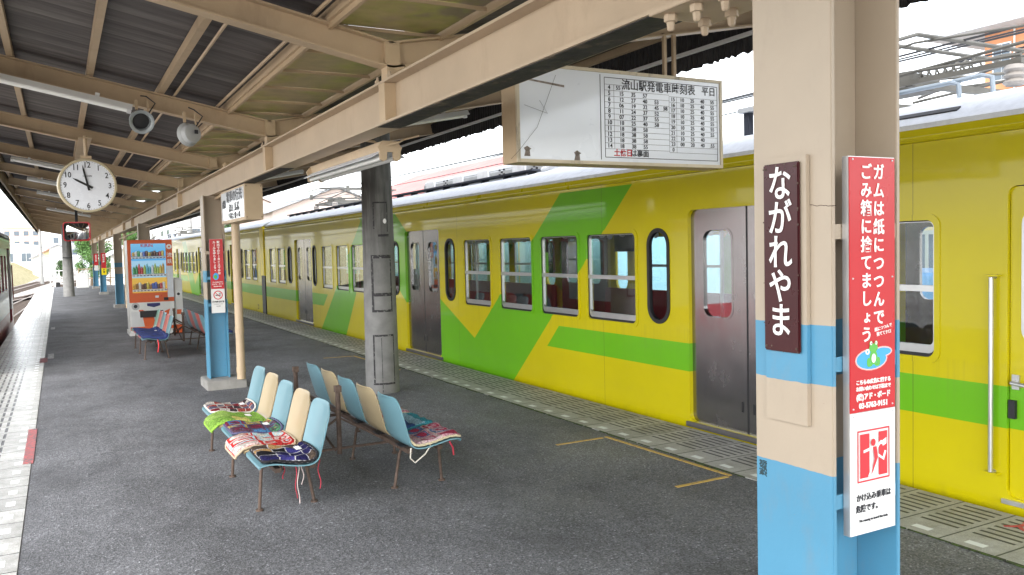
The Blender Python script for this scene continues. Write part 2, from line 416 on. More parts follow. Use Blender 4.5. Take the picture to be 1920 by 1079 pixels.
# main beam (I section)
bz0, bz1 = 2.16, 2.385
mb = MB()
prof = [(VX-.072, bz0), (VX+.072, bz0), (VX+.072, bz0+.012), (VX+.006, bz0+.012), (VX+.006, bz1-.012), (VX+.072, bz1-.012), (VX+.072, bz1), (VX-.072, bz1), (VX-.072, bz1-.012), (VX-.006, bz1-.012), (VX-.006, bz0+.012), (VX-.072, bz0+.012)]
mb.extr(prof, FY[0]-.15, 50.5); mb.build('main_beam', M_beam, canopy)
mb = MB().box(VX-.062, VX+.062, 1.95, 4.3, bz0-.003, bz0-.0005); mb.build('peeled_underside', M_peel, canopy)
mb = MB().box(VX-.05, VX+.06, 6.6, 9.0, bz0-.003, bz0-.0005); mb.build('peeled_underside', M_peel, canopy)
# splice plates and bolts by the near pillar
mb = MB().box(VX-.09, VX+.14, 1.48, 1.93, bz0-.014, bz0-.001); mb.build('splice_plate', M_beam, canopy, bevel=.002)
for yy in (1.56, 1.66, 1.77, 1.88):
    for xx in (VX-.05, VX+.075):
        m = MB(); m.lathe([(.017, 0), (.019, -.004), (.019, -.022), (.012, -.024), (.010, -.044), (.006, -.048)], (xx, yy, bz0-.014), n=6); m.build('bolt', M_beam, canopy)
for i, y in enumerate(FY):
    # stub through the beam web up to the rafters
    if i % 3 != 1:
        mb = MB()
        mb.box(VX-.068, VX-.0065, y-.045, y+.045, bz0+.0125, bz1-.0125); mb.box(VX+.0065, VX+.068, y-.045, y+.045, bz0+.0125, bz1-.0125)
        mb.box(VX-.05, VX+.05, y-.045, y+.045, bz1+.0005, 2.47)
        mb.build('stub_post', M_cream, canopy)
        mb = MB()
        for xx in (-.09, .09): mb.lathe([(.016, 0), (.016, .018), (.008, .02), (.008, .035)], (VX-.055, y+xx, bz1+.001), n=6)
        if 0 < y < 9: mb.build('bolt', M_beam, canopy)
    for sgn, xe in ((-1, XL), (1, XR)):
        x0 = 1.58; zz0 = 2.45; zze = rz(xe)
        d = Vector((xe-x0, 0, zze-zz0)); n = Vector((-d.z, 0, d.x)).normalized() * (1 if sgn > 0 else -1)
        if n.z < 0: n = -n
        h = .135; mb = MB()
        a = Vector((x0, y, zz0)); b = Vector((xe, y, zze))
        for off, w, t in ((.005, .09, .010), (h-.005, .09, .010)):
            mb.obox((a+b)/2+n*off, d, (0, 1, 0), n, d.length, w, t)
        mb.obox((a+b)/2+n*h/2, d, (0, 1, 0), n, d.length, .008, h-.021)
        mb.build('rafter', M_cream, canopy)
    MB().box(1.545, 1.625, y-.042, y+.042, 2.4705, 2.59).build('gusset', M_cream, canopy)
PZ = .137
def top(x): return rz(x)+PZ
for x in (-.73, -.24, .27, .76, 1.26, 1.9, 2.45, 3.05, 3.65, 4.24):
    mb = MB(); z = top(x)
    # C section purlin
    mb.box(x-.022, x-.016, FY[0]-.15, RY1-.1, z+.002, z+.062); mb.box(x-.0155, x+.022, FY[0]-.15, RY1-.1, z+.002, z+.007); mb.box(x-.0155, x+.022, FY[0]-.15, RY1-.1, z+.057, z+.062)
    mb.build('purlin', M_cream, canopy)
for x in (.86, 1.18):
    MB().tube([(x, 1.6, top(x)+.02), (x, 48, top(x)+.02)], .011, 6).build('conduit_pipe', M_cream, canopy)
def corr(x0, x1, y0, y1, pitch=.08, amp=.015, th=.003):
    mb = MB(); n = int((y1-y0)/pitch*6); b = 0
    z0, z1 = top(x0)+.066+amp, top(x1)+.066+amp
    prev = None
    for i in range(n+1):
        y = y0+(y1-y0)*i/n; dz = amp*math.cos(2*math.pi*i/6)
        mb.v += [Vector((x0, y, z0+dz)), Vector((x1, y, z1+dz))]
        if i: k = 2*i; mb.f.append((k-2, k-1, k+1, k))
    return mb
corr(XL-.06, 1.40, RY0, RY1).build('roof_sheet', M_roof, canopy, smooth=True)
corr(1.74, XR+.05, RY0, RY1).build('roof_sheet', M_roof, canopy, smooth=True)
# valley plates: translucent stained panels
tp = NT('stained_translucent_panel'); v = tp.coord(); n1 = tp.noise(tp.mapv(v, (1, .8, 1)), 3.1, 3, .5); n2 = tp.noise(v, 9, 4)
cc = tp.ramp(n1, [(.42, (.45, .36, .22)), (.54, (.42, .37, .15)), (.61, (.38, .38, .11)), (.68, (.30, .24, .17))])
cc = tp.mix(1, cc, tp.ramp(n2, [(.3, .8), (.7, 1.1)]), 'MULTIPLY')
tp.base(cc); tl = tp.new('ShaderNodeBsdfTranslucent'); tp.l.new(cc, tl.inputs[0]); mx = tp.new('ShaderNodeMixShader'); mx.inputs[0].default_value = .07
tp.l.new(tp.b.outputs[0], mx.inputs[1]); tp.l.new(tl.outputs[0], mx.inputs[2]); tp.l.new(mx.outputs[0], tp.out.inputs[0]); tp.b.inputs['Roughness'].default_value = .35
zv = 2.655
for i in range(len(FY)-1):
    a, b = FY[i], FY[i+1]
    for k in range(5):
        y0 = a+.002+(b-a-.004)*k/5; y1 = a+.002+(b-a-.004)*(k+1)/5-.012
        if (13.1 < (y0+y1)/2 < 14.0) or (16.1 < (y0+y1)/2 < 17.0) or (19.3 < (y0+y1)/2 < 20.1): continue
        MB().box(1.285, 1.845, y0, y1, zv, zv+.004).build('valley_panel', tp.m, canopy)
        MB().box(1.265, 1.865, y1+.001, y1+.011, zv-.018, zv-.0005).build('panel_rib', M_cream, canopy) if 1 < y0 < 15 else None
for x in (1.255, 1.865): MB().box(x, x+.02, FY[0], RY1-.2, zv-.03, zv+.03).build('valley_angle', M_cream, canopy)
# edge fascias
MB().box(XL-.075, XL-.045, RY0, RY1, rz(XL)-.03, rz(XL)+.225).build('fascia', M_cream, canopy)
def fascia(x, z0, z1, name, mm):
    mb = MB(); y = RY0; i = 0
    while y < RY1:
        yy = y+.03; dx = .012 if i % 2 else 0; lo = z0+random.uniform(-.012, .012)
        mb.v += [Vector((x+dx, y, lo)), Vector((x+dx, y, z1))]
        if i: k = 2*i; mb.f.append((k-2, k-1, k+1, k))
        y = yy; i += 1
    return mb.build(name, mm, canopy)
M_fas = mat('dark_ribbed_fascia', (.03, .029, .03), .6, var=.5, scale=10, dirt=((.09, .09, .085), .7, 14))
fascia(XR+.06, 2.83, 3.20, 'fascia', M_fas)
fascia(XL-.115, 2.80, 3.15, 'fascia', M_fas)
MB().box(XR-.01, XR+.02, RY0, RY1, rz(XR)-.035, rz(XR)-.01).build('edge_angle', M_white, canopy)
# ------------------------------------------------------------------ steel pillars
ban = NT('banded_cream_blue_paint'); v = ban.coord(); x, y, z = ban.sep(v)
wob = ban.math('MULTIPLY_ADD', ban.noise(v, 18, 3), .008, -.004); z = ban.math('ADD', z, wob)
BLUE = (.078, .25, .38)
b1 = ban.math('MULTIPLY', ban.math('GREATER_THAN', z, 1.185), ban.math('LESS_THAN', z, 1.315)); b2 = ban.math('LESS_THAN', z, .99)
isb = ban.math('MAXIMUM', b1, b2)
dirt = ban.ramp(ban.noise(ban.mapv(v, (1, 1, .4)), 9, 9, .72), [(.54, 0), (.75, .5)])
spk = ban.ramp(ban.noise(v, 120, 3, .6), [(.72, 0), (.78, .5)])
low = ban.math('MULTIPLY', ban.math('LESS_THAN', z, .5), ban.ramp(ban.noise(v, 30, 8, .75), [(.62, 0), (.66, .8)]))
cc = ban.mix(isb, (.39, .32, .24), BLUE); cc = ban.mix(dirt, cc, ban.mix(.5, cc, (.25, .2, .15))); cc = ban.mix(spk, cc, (.25, .18, .13)); cc = ban.mix(low, cc, (.10, .09, .08))
cc = ban.mix(1, cc, ban.ramp(ban.noise(v, 3, 4), [(.3, .93), (.7, 1.05)]), 'MULTIPLY')
ban.base(cc); ban.b.inputs['Roughness'].default_value = .42; ban.bump(ban.noise(v, 70, 5), .12, .004)
M_band = ban.m
PXA, PXB = 1.442, 1.662
plab = ['near cream and blue steel pillar carrying the maroon name board', 'cream and blue steel pillar between the bench and the drinks machine',
        'cream and blue steel pillar just behind the drinks machine', 'slim steel pillar carrying the red and yellow boards beyond the drinks machine', 'farthest but one cream and blue steel pillar at the platform end', 'last cream and blue steel pillar at the far end']
PILY = [1.345, 9.93, 18.51, 27.09, 37.2, 44.6]
for i, y in enumerate(PILY):
    p = root('steel_pillar', (1.55, y, 0), plab[i], 'pillar', 'banded steel pillars holding up the roof')
    mb = MB(); h = .112; zt = bz0-.001 if i else bz0-.015
    zt = 2.155 if i else 2.145
    mb.box(PXA, PXA+.012, y-h, y+h, .1, zt); mb.box(PXB-.012, PXB, y-h, y+h, .1, zt); mb.box(PXA+.0125, PXB-.0125, y-.005, y+.005, .1, zt)
    mb.build('column', M_band, p, bevel=.0015)
    if i < 3:
        for z in (1.50, 1.215, .915): # brackets between flanges carrying the board
            mb = MB().box(PXA+.013, PXB-.013, y-h+.002, y-h+.007, z, z+.032)
            mb.build('bracket', M_band, p)
    MB().box(PXA-.06, PXB+.14 if i == 1 else PXB+.06, y-.32, y+.2, -.01, .1).build('plinth', M_conc, p, bevel=.008)
# the near pillar reaches up past the camera frame: flange continues beside the beam
p0 = [o for o in S.objects if o.name.startswith('steel_pillar')][0]
MB().box(PXA, PXA+.012, 1.345-.112, 1.345+.112, 2.146, 2.75).build('head_plate', M_band, p0)
MB().box(PXB, PXB+.012, 1.345-.112, 1.345+.112, 2.16, 2.75).build('head_plate', M_band, p0)
MB().box(PXA+.0125, PXB-.0005, 1.345-.1, 1.345-.09, 2.39, 2.75).build('head_plate', M_band, p0)
m = MB()
rn = random.Random(4)
for k in range(240):
    y_ = 1.435+rn.uniform(-.011, .011); z_ = .965+rn.uniform(-.018, .018); m.box(PXA-.0012-.000001*k, PXA-.0001, y_-rn.uniform(.0003, .0013), y_+rn.uniform(.0003, .0013), z_-rn.uniform(.0003, .0014), z_+rn.uniform(.0003, .0014))
m.build('glue_residue', mat('glue_residue', (.03, .06, .07), .8), p0)
m = MB(); zz = 1.575; pts = []
for k in range(14): pts.append((PXA-.0003, 1.29-.0053*k, zz+rn.uniform(-.0015, .0015)-.0004*k))
m.tube(pts, .0007, 4); m.build('paint_crack', M_rust, p0)
# backing board and station name board
bk = MB().box(PXA-.012, PXA-.0005, 1.290, 1.412, 1.09, 1.685); bo = bk.build('backing_board', M_band, p0, bevel=.001)
nb = root('station_name_sign', (PXA-.013, 1.355, 1.247), 'maroon enamel name board with white hiragana on the near pillar', 'station sign')
MB().box(PXA-.021, PXA-.0125, 1.304, 1.408, 1.25, 1.672).build('board', M_maroon, nb, bevel=.003)
mb = MB(); F = fr_face((PXA-.0215, 1.356, 0), (0, -1, 0), (0, 0, 1)); vtext(mb, 'ながれやま', 0, 1.622, .0765, .082, F, .012, sx=.86)
mb.build('lettering', M_letter, nb)
mb = MB()
for yy, z in ((1.312, 1.662), (1.400, 1.662), (1.312, 1.26), (1.400, 1.26)): mb.lathe([(.003, 0), (.002, .002)], (PXA-.0212, yy, z), (-1, 0, 0), 8)
mb.build('screw', M_rust, nb)
mb = MB()
for k in range(26):
    zz = random.choice([random.uniform(1.25, 1.262), random.uniform(1.655, 1.671), random.uniform(1.25, 1.67), random.uniform(1.3, 1.6)])
    yy = random.choice([1.3055, 1.4065]) if zz < 1.655 and zz > 1.262 else random.uniform(1.306, 1.406)
    mb.lathe([(random.uniform(.001, .003), 0), (.001, .0006)], (PXA-.0212, yy, zz), (-1, 0, 0), 5)
mb.build('chipped_enamel', M_rust, nb)

def adboard(x0, y, z0, z1, zs, kind, label, k=1.0):
    """red notice board facing -Y; x0 left edge"""
    w = .146*k; r = root('notice_board', (x0+w/2, y, z0), label, 'sign', 'long notice boards on the pillars')
    MB().box(x0, x0+w, y-.016, y, z0, z1).build('backing', M_alu, r)
    F = fr_face((x0+w/2, y-.0165, 0), (1, 0, 0), (0, 0, 1))
    MB().box(x0+.001, x0+w-.001, y-.0185, y-.0165, zs, z1-.002).build('upper_panel', M_redsign, r)
    lowm = {'yellow': M_yelb}.get(kind, M_white)
    MB().box(x0+.001, x0+w-.001, y-.0185, y-.0165, z0+.001, zs-.001).build('lower_panel', lowm, r)
    F = fr_face((x0+w/2, y-.0187, 0), (1, 0, 0), (0, 0, 1))
    return r, F, w
PCT = [0]
def poly(mb, pts, F, z=.0008):
    PCT[0] = (PCT[0]+1) % 40; z += PCT[0]*.000008
    mb.add([F(a, b, z) for a, b in pts], [tuple(range(len(pts)))])
def disc(mb, cx, cy, rx, ry, F, z=.0008, n=20):
    poly(mb, [(cx+rx*math.cos(2*math.pi*k/n), cy+ry*math.sin(2*math.pi*k/n)) for k in range(n)], F, z)
M_pond = mat('pond_blue', (.05, .35, .75), .4, var=0); M_frog = mat('frog_green', (.10, .42, .06), .4, var=0); M_pink = mat('pond_edge_pink', (.8, .45, .4), .4, var=0)
def ring(mb, cx, cy, r0, r1, F, z=.0009, n=28):
    for k in range(n):
        a, b = 2*math.pi*k/n, 2*math.pi*(k+1)/n
        poly(mb, [(cx+r0*math.cos(a), cy+r0*math.sin(a)), (cx+r1*math.cos(a), cy+r1*math.sin(a)), (cx+r1*math.cos(b), cy+r1*math.sin(b)), (cx+r0*math.cos(b), cy+r0*math.sin(b))], F, z)
def picture(r, F, cy):
    mb = MB(); disc(mb, -.006, cy, .052, .024, F, .0005); disc(mb, .03, cy+.014, .032, .012, F, .0005); mb.build('pond_edge', M_pink, r)
    mb = MB(); disc(mb, -.006, cy, .048, .021, F, .0008); disc(mb, .03, cy+.014, .028, .009, F, .0008); mb.build('pond', M_pond, r)
    mb = MB(); disc(mb, 0, cy+.004, .013, .016, F, .0012); disc(mb, 0, cy+.024, .014, .010, F, .0012)
    for s in (-1, 1): disc(mb, s*.008, cy+.034, .005, .006, F, .0012); disc(mb, s*.016, cy-.006, .006, .010, F, .0012); disc(mb, s*.012, cy-.012, .009, .004, F, .0012)
    mb.build('frog_drawing', M_frog, r)
    mb = MB()
    for s in (-1, 1): disc(mb, s*.008, cy+.035, .0035, .0042, F, .0016)
    disc(mb, 0, cy+.002, .007, .010, F, .0016); mb.build('frog_highlight', M_letter, r)
    mb = MB()
    for s in (-1, 1): disc(mb, s*.007, cy+.035, .0013, .0018, F, .002)
    mb.build('frog_pupil', M_ink, r)
# near board
r, F, w = adboard(1.473, 1.232, .857, 1.675, 1.126, 'run', 'near red notice board about chewing gum on the closest pillar')
mb = MB(); vtext(mb, 'ガムは紙につつんで', .018, 1.640, .0392, .036, F, .02); vtext(mb, 'ごみ箱に捨てましょう。', -.022, 1.640, .0388, .036, F, .02)
glyphs(mb, '紙につつんで', .032, 1.305, .0095, F, .01, rot=.15); glyphs(mb, '捨ててケロ', .034, 1.293, .0095, F, .01, rot=.1)
glyphs(mb, 'こちらの広告に関する', 0, 1.190, .0112, F, .03); glyphs(mb, 'お問い合わせは下記まで', 0, 1.176, .0102, F, .03)
glyphs(mb, '(株)アド・ボード', 0, 1.158, .0155, F, .03, sx=.93); glyphs(mb, '03-5763-9151', 0, 1.139, .0165, F, .03, sx=1.0); mb.build('lettering', M_letter, r)
picture(r, F, 1.238)
mb = MB()
for a, b, c, d in ((-.052, .052, 1.082, 1.0855), (-.052, .052, .972, .9755)): poly(mb, [(a, c), (b, c), (b, d), (a, d)], F)
for a in (-.052, .0487): poly(mb, [(a, .9756), (a+.0033, .9756), (a+.0033, 1.0819), (a, 1.0819)], F)
poly(mb, [(-.044, .981), (-.014, .981), (-.014, 1.077), (-.044, 1.077)], F, .0011); poly(mb, [(.016, .981), (.044, .981), (.044, 1.077), (.016, 1.077)], F, .0011)
mb.build('door_pictogram', M_redink, r)
mb = MB(); disc(mb, -.003, 1.056, .0075, .008, F, .0022)
for q in ([(-.004, 1.046), (.008, 1.046), (.012, 1.022), (.002, 1.014)], [(.002, 1.022), (.012, 1.022), (-.004, .992), (-.010, .986)]): poly(mb, q, F, .0022)
mb.build('running_figure', M_redink, r)
mb = MB()
for q in ([(-.034, 1.042), (-.004, 1.048), (-.004, 1.041), (-.034, 1.036)], [(.006, 1.046), (.022, 1.058), (.036, 1.052), (.032, 1.046), (.021, 1.050), (.010, 1.040)],
          [(-.006, 1.0), (-.013, .983), (-.020, .982), (-.008, 1.004)], [(.012, 1.024), (.032, 1.012), (.040, 1.032), (.034, 1.034), (.028, 1.020), (.012, 1.030)], [(.026, 1.056), (.040, 1.062), (.040, 1.048), (.028, 1.044)]): poly(mb, q, F, .0018)
mb.build('figure_outline', M_letter, r)
mb = MB(); glyphs(mb, 'かけ込み乗車は', 0, .938, .0172, F, .015, sx=.93); glyphs(mb, '危険です。', -.018, .914, .0172, F, .015, sx=.93); glyphs(mb, 'No running to board the train.', 0, .888, .0085, F, sx=.88); mb.build('lettering', M_ink, r)
mb = MB()
for z in (1.668, 1.415, 1.134, 1.118, .868):
    for xx in (-.063, .063): mb.lathe([(.0024, 0), (.0016, .0016)], F(xx, z, 0), (0, -1, 0), 8)
mb.build('screw', M_alu, r)
# second pillar board
r, F, w = adboard(1.487, 9.815, .84, 1.668, 1.11, 'smoke', 'red notice board with no smoking symbol on the middle pillar')
mb = MB(); vtext(mb, '駅内でのケータイスマホは', .022, 1.63, .0315, .031, F, .03); vtext(mb, 'ルールを守りましょう。', -.022, 1.63, .0315, .031, F, .03)
glyphs(mb, 'こちらの広告に関する', 0, 1.185, .0112, F, .04); glyphs(mb, '(株)アド・ボード', 0, 1.162, .0155, F, .04); glyphs(mb, '03-5763-9151', 0, 1.138, .0155, F, .04); mb.build('lettering', M_letter, r)
mb = MB(); disc(mb, -.015, 1.25, .03, .04, F); mb.build('round_drawing', M_pond, r)
mb = MB(); disc(mb, -.020, 1.245, .018, .022, F, .0014); mb.build('drawing_centre', M_frog, r)
mb = MB(); ring(mb, 0, 1.04, .04, .05, F); poly(mb, [(-.036, 1.071), (-.031, 1.076), (.036, 1.009), (.031, 1.004)], F, .0013); mb.build('no_smoking_ring', M_redink, r)
mb = MB(); poly(mb, [(-.028, 1.034), (.028, 1.034), (.028, 1.044), (-.028, 1.044)], F, .0006)
for q in range(3): poly(mb, [(.012+q*.007, 1.05), (.016+q*.007, 1.05), (.014+q*.007, 1.066), (.010+q*.007, 1.066)], F, .0006)
glyphs(mb, '構内終日禁煙', 0, .965, .021, F, .03); glyphs(mb, 'No smoking in the station', 0, .94, .009, F); glyphs(mb, '流山電鉄', 0, .915, .011, F); mb.build('lettering', M_ink, r)
# far boards
for y, z0, z1, zs, kind, lab, txt in ((18.39, .86, 1.66, 1.12, 'run', 'red notice board on the pillar hidden behind the drinks machine', '駅をきれいに'),
                                 (36.7, .78, 1.66, 1.05, 'yellow', 'red notice board with a yellow lower panel on a far pillar', '踏切注意'),
                                 (44.1, .86, 1.66, 1.10, 'smoke', 'farthest red and white notice board at the platform end', '足元注意')):
    k = 1.0 if y < 30 else 1.25
    r, F, w = adboard(1.487, y, z0, z1, zs, kind, lab, k)
    mb = MB(); vtext(mb, txt, 0, z1-.1, .085, .08, F, .03); mb.build('lettering', M_letter, r)
    if kind == 'yellow': mb = MB(); vtext(mb, '注意', 0, .98, .09, .08, F, .03); mb.build('lettering', M_ink, r)
# downpipe beside second pillar
dp = root('drain_pipe', (1.745, 9.62, .1), 'cream round drain pipe standing beside the middle pillar', 'pipe')
MB().tube([(1.745, 9.62, .1), (1.745, 9.62, 2.3), (1.70, 9.75, 2.50)], .046, 16).build('pipe', M_cream, dp, smooth=True)
for z in (.17, .62, 1.33): MB().tube([(1.745, 9.62, z), (1.745, 9.62, z+.06)], .0505, 16).build('joint_collar', M_cream, dp, smooth=True)
# second drain pipes far
for y in (26.6,):
    tag(MB().tube([(1.72, y, .0), (1.72, y, 2.5)], .05, 12).build('drain_pipe', M_cream, smooth=True), 'cream drain pipe beside a far pillar behind the drinks machine', 'pipe')
# ------------------------------------------------------------------ signs under the roof
# hanging box sign on the beam near second pillar
hb = root('hanging_sign', (1.635, 8.7, 2.155), 'cream box sign with hand lettered side hanging under the beam by the middle pillar', 'hanging sign')
MB().box(1.555, 1.72, 8.05, 9.33, 1.815, 2.152).build('box', M_cream, hb, bevel=.003)
MB().box(1.551, 1.5545, 8.09, 9.29, 1.845, 2.13).build('panel', M_signw, hb)
mb = MB(); F = fr_face((1.5505, 8.69, 1.985), (0, -1, 0), (0, 0, 1)); glyphs(mb, '電車の行先', .12, .08, .12, F, .012, sx=1.4); glyphs(mb, '1番線', -.45, .02, .09, F, .02); glyphs(mb, '流山 馬橋', .1, -.03, .09, F, .01, sx=1.5); glyphs(mb, '平和台 鰭ヶ崎', .1, -.11, .07, F, .01, sx=1.5); mb.build('lettering', M_ink, hb)
mb = MB()
for x in (1.57, 1.705):
    for z in (1.84, 2.13): mb.lathe([(.005, 0), (.003, .003)], (x, 8.05, z), (0, -1, 0), 8)
mb.build('screw', M_rust, hb)
# timetable sign
TX0, TX1, TZ0, TZ1, TY = 2.285, 3.80, 1.975, 2.535, 4.12
ts = root('timetable_sign', (3.04, 4.2, 2.54), 'white framed departure timetable board hanging above the yellow train', 'timetable')
mb = MB().box(TX0, TX1, TY+.006, TY+.17, TZ0, TZ1); mb.build('box', M_cream, ts, bevel=.003)
M_chip = mat('chipped_cream_frame', (.60, .52, .38), .5, var=.1, dirt=((.04, .04, .05), 1, 7))
fw = .019; mb = MB()
mb.box(TX0, TX1, TY-.012, TY+.005, TZ0, TZ0+fw); mb.box(TX0, TX1, TY-.012, TY+.005, TZ1-fw, TZ1)
mb.box(TX0, TX0+fw, TY-.012, TY+.005, TZ0+fw+.0003, TZ1-fw-.0003); mb.box(TX1-fw, TX1, TY-.012, TY+.005, TZ0+fw+.0003, TZ1-fw-.0003); mb.build('frame', M_chip, ts)
MB().box(TX0+fw+.0005, TX1-fw-.0005, TY-.004, TY+.0045, TZ0+fw+.0005, TZ1-fw-.0005).build('panel', M_signw, ts)
F = fr_face((TX0, TY-.0045, TZ0), (1, 0, 0), (0, 0, 1))
W_, H_ = TX1-TX0, TZ1-TZ0
a0 = .60; a1 = W_-.04; mb = MB()
def ln(x0, y0, x1, y1, t=.0022):
    if x0 == x1: poly(mb, [(x0-t/2, y0), (x0+t/2, y0), (x0+t/2, y1), (x0-t/2, y1)], F)
    else: poly(mb, [(x0, y0-t/2), (x1, y0-t/2), (x1, y0+t/2), (x0, y0+t/2)], F, .0009)
bt, tp_ = .045, H_-.045; ln(a0, bt, a0, tp_, .004); ln(a1, bt, a1, tp_, .004); ln(a0, bt, a1, bt, .004); ln(a0, tp_, a1, tp_, .004)
ln(a0-.03, .03, a0-.03, H_-.03, .005)
rh = .0345; ytop = tp_-.040; xm = a0+.485; c0 = a0+.068; c1 = xm+.058
for i in range(12): ln(a0, ytop-i*rh, xm if i < 12 else a1, ytop-i*rh, .0018) if i != 0 else ln(a0, ytop, a0+.13, ytop, .0018)
ln(c0, ytop-11*rh, c0, ytop, .0018)
y2 = ytop-rh-.008
for i in range(11): ln(xm, y2-i*rh, a1, y2-i*rh, .0018)
ln(xm, y2-10*rh, xm, y2, .0018); ln(c1, y2-10*rh, c1, y2, .0018); ln(a0+.13, ytop-rh, a0+.13, ytop, .0018)
mb.build('ruled_lines', M_ink, ts)
mb = MB()
rows = [(4, '55'), (5, '15 35 57'), (6, '12 27 40 53'), (7, '06 19 32 45 58'), (8, '11 24 37 52'), (9, '07 22 37 55'), (10, '10 25 40 58'), (11, '18 38 58'), (12, '18 38 58'), (13, '18 38 58'), (14, '18 38 55')]
for i, (h, t) in enumerate(rows):
    yy = ytop-(i+.5)*rh; glyphs(mb, str(h), a0+.034, yy, .036, F, .012)
    for j, q in enumerate(t.split()): glyphs(mb, q, (a0+.10 if i == 0 else c0+.055+j*.088 if j < 4 else xm-.03), yy, .034, F, .012)
rows = [(h, '10 25 40 55') for h in range(15, 22)]+[(22, '10 25 40'), (23, '00 20 40 55'), (0, '')]
for i, (h, t) in enumerate(rows):
    yy = y2-(i+.5)*rh; glyphs(mb, str(h), xm+.03, yy, .033, F, .01)
    for j, q in enumerate(t.split()): glyphs(mb, q, c1+.045+j*.082, yy, .033, F, .008)
glyphs(mb, '流山駅発電車時刻表', a0+.41, tp_-.038, .066, F, .010, sx=.96); glyphs(mb, '平日', a1-.07, tp_-.036, .058, F, .012); glyphs(mb, 'は裏面', a0+.255, bt+.026, .046, F, .016)
mb.build('lettering', M_ink, ts)
mb = MB(); glyphs(mb, '土休日', a0+.13, bt+.026, .046, F, .025); mb.build('red_lettering', M_redink, ts)
mb = MB(); poly(mb, [(.08, H_-.10), (.32, H_-.125), (.32, H_-.112), (.08, H_-.09)], F)
for cx, cy in ((.065, .065), (.40, .05)):
    poly(mb, [(cx-.02, cy-.03), (cx+.02, cy-.03), (cx+.016, cy+.005), (cx+.028, cy+.012), (cx, cy+.028), (cx-.022, cy+.015), (cx-.012, cy)], F)
mb.build('tape_residue', mat('brown_residue', (.25, .21, .18), .8, var=.5, scale=50), ts)
mb = MB(); mb.tube([F(.26, .50, .006), F(.13, .20, .008), F(.0, .06, .02), (TX0-.02, TY+.03, TZ0+.02)], .0010, 5); mb.tube([F(.05, .32, .006), F(.20, .28, .006), F(.15, .35, .006)], .0009, 5); mb.build('loose_wire', M_dark, ts)
for x in (3.40, 3.475): MB().box(x-.011, x+.011, TY+.06, TY+.08, TZ1+.0005, rz(x)+.02).build('hanger_rod', M_cream, ts)
# clock
CK = (.295, 9.55, 2.225)
ck = root('station_clock', (CK[0], CK[1], CK[2]+.33), 'large round white station clock hanging from the roof showing two minutes to ten', 'clock')
ck_n = Vector((0.06, -1, -.03)).normalized(); Rr = .272
mb = MB(); mb.lathe([(Rr-.03, -.06), (Rr-.008, -.06), (Rr, -.045), (Rr, .045), (Rr-.006, .06), (Rr-.022, .06), (Rr-.026, .048)], CK, ck_n, 56); mb.build('casing', mat('clock_cream', (.45, .38, .24), .4, var=.05), ck, smooth=True)
ax_ = Vector((0, 0, 1)).cross(ck_n).normalized(); bx_ = ck_n.cross(ax_); F = fr_face(Vector(CK)+ck_n*.0485, ax_, bx_)
mb = MB(); disc(mb, 0, 0, Rr-.024, Rr-.024, F, .001, 56); mb.build('dial', mat('clock_dial', (.70, .72, .76), .25, var=.03, coat=.5), ck)
mb = MB()
for k in range(12):
    a = math.pi/2-k*math.pi/6; glyphs(mb, str(12 if k == 0 else k), (Rr-.068)*math.cos(a), (Rr-.068)*math.sin(a), .078, F, .012, sx=.85, z=.003)
for k in range(60):
    a = k*math.pi/30; q = .0055 if k % 5 == 0 else .0028; disc(mb, (Rr-.033)*math.cos(a), (Rr-.033)*math.sin(a), q, q, F, .003, 8)
glyphs(mb, 'CITIZEN', 0, .095, .022, F, .01, z=.003); mb.build('numerals', M_ink, ck)
def hand(ang, L, w, z):
    a = R_(ang); d = (math.sin(a), math.cos(a)); n = (d[1], -d[0]); mb = MB()
    pts = [(-d[0]*.05+n[0]*w*.9, -d[1]*.05+n[1]*w*.9), (d[0]*L*.75+n[0]*w*.75, d[1]*L*.75+n[1]*w*.75), (d[0]*L, d[1]*L), (d[0]*L*.75-n[0]*w*.75, d[1]*L*.75-n[1]*w*.75), (-d[0]*.05-n[0]*w*.9, -d[1]*.05-n[1]*w*.9)]
    mb.add([F(a_, b_, z) for a_, b_ in pts]+[F(a_, b_, z+.003) for a_, b_ in pts], [tuple(range(5))[::-1], tuple(range(5, 10))]+[(i, (i+1) % 5, 5+(i+1) % 5, 5+i) for i in range(5)])
    return mb
hand(348, .215, .011, .012).build('minute_hand', M_black, ck); hand(298, .155, .013, .006).build('hour_hand', M_black, ck)
mb = MB(); mb.box(CK[0]-.05, CK[0]+.05, CK[1]-.02, CK[1]+.02, CK[2]+Rr, CK[2]+Rr+.03); mb.tube([(CK[0], CK[1], CK[2]+Rr+.03), (CK[0], CK[1], 2.73)], .018, 10); mb.box(CK[0]-.06, CK[0]+.06, CK[1]-.04, FY[5]-.0, 2.70, 2.715); mb.build('bracket', M_cream, ck)
# mirror
mc = (.42, 22.0, 2.105); mr = root('convex_mirror', (mc[0], mc[1], 2.38), 'red rimmed rectangular convex mirror hanging below the clock', 'mirror')
mn = Vector((-.10, -1, -.02)).normalized(); ax_ = Vector((0, 0, 1)).cross(mn).normalized(); bx_ = mn.cross(ax_); F = fr_face(mc, ax_, bx_)
mb = MB(); plate(mb, [rrect(-.29, .29, -.225, .225, .07), rrect(-.265, .265, -.2, .2, .055)], .05, F); mb.build('rim', M_redsign, mr)
mb = MB(); n = 14
for j in range(n+1):
    for i in range(n+1):
        a, b = -.272+.544*i/n, -.207+.414*j/n; mb.v.append(F(a, b, .02-(a*a+b*b)*.55))
for j in range(n):
    for i in range(n): k = j*(n+1)+i; mb.f.append((k, k+1, k+n+2, k+n+1))
mb.build('mirror_face', mat('mirror', (.9, .9, .9), .02, metal=1, var=0), mr, smooth=True)
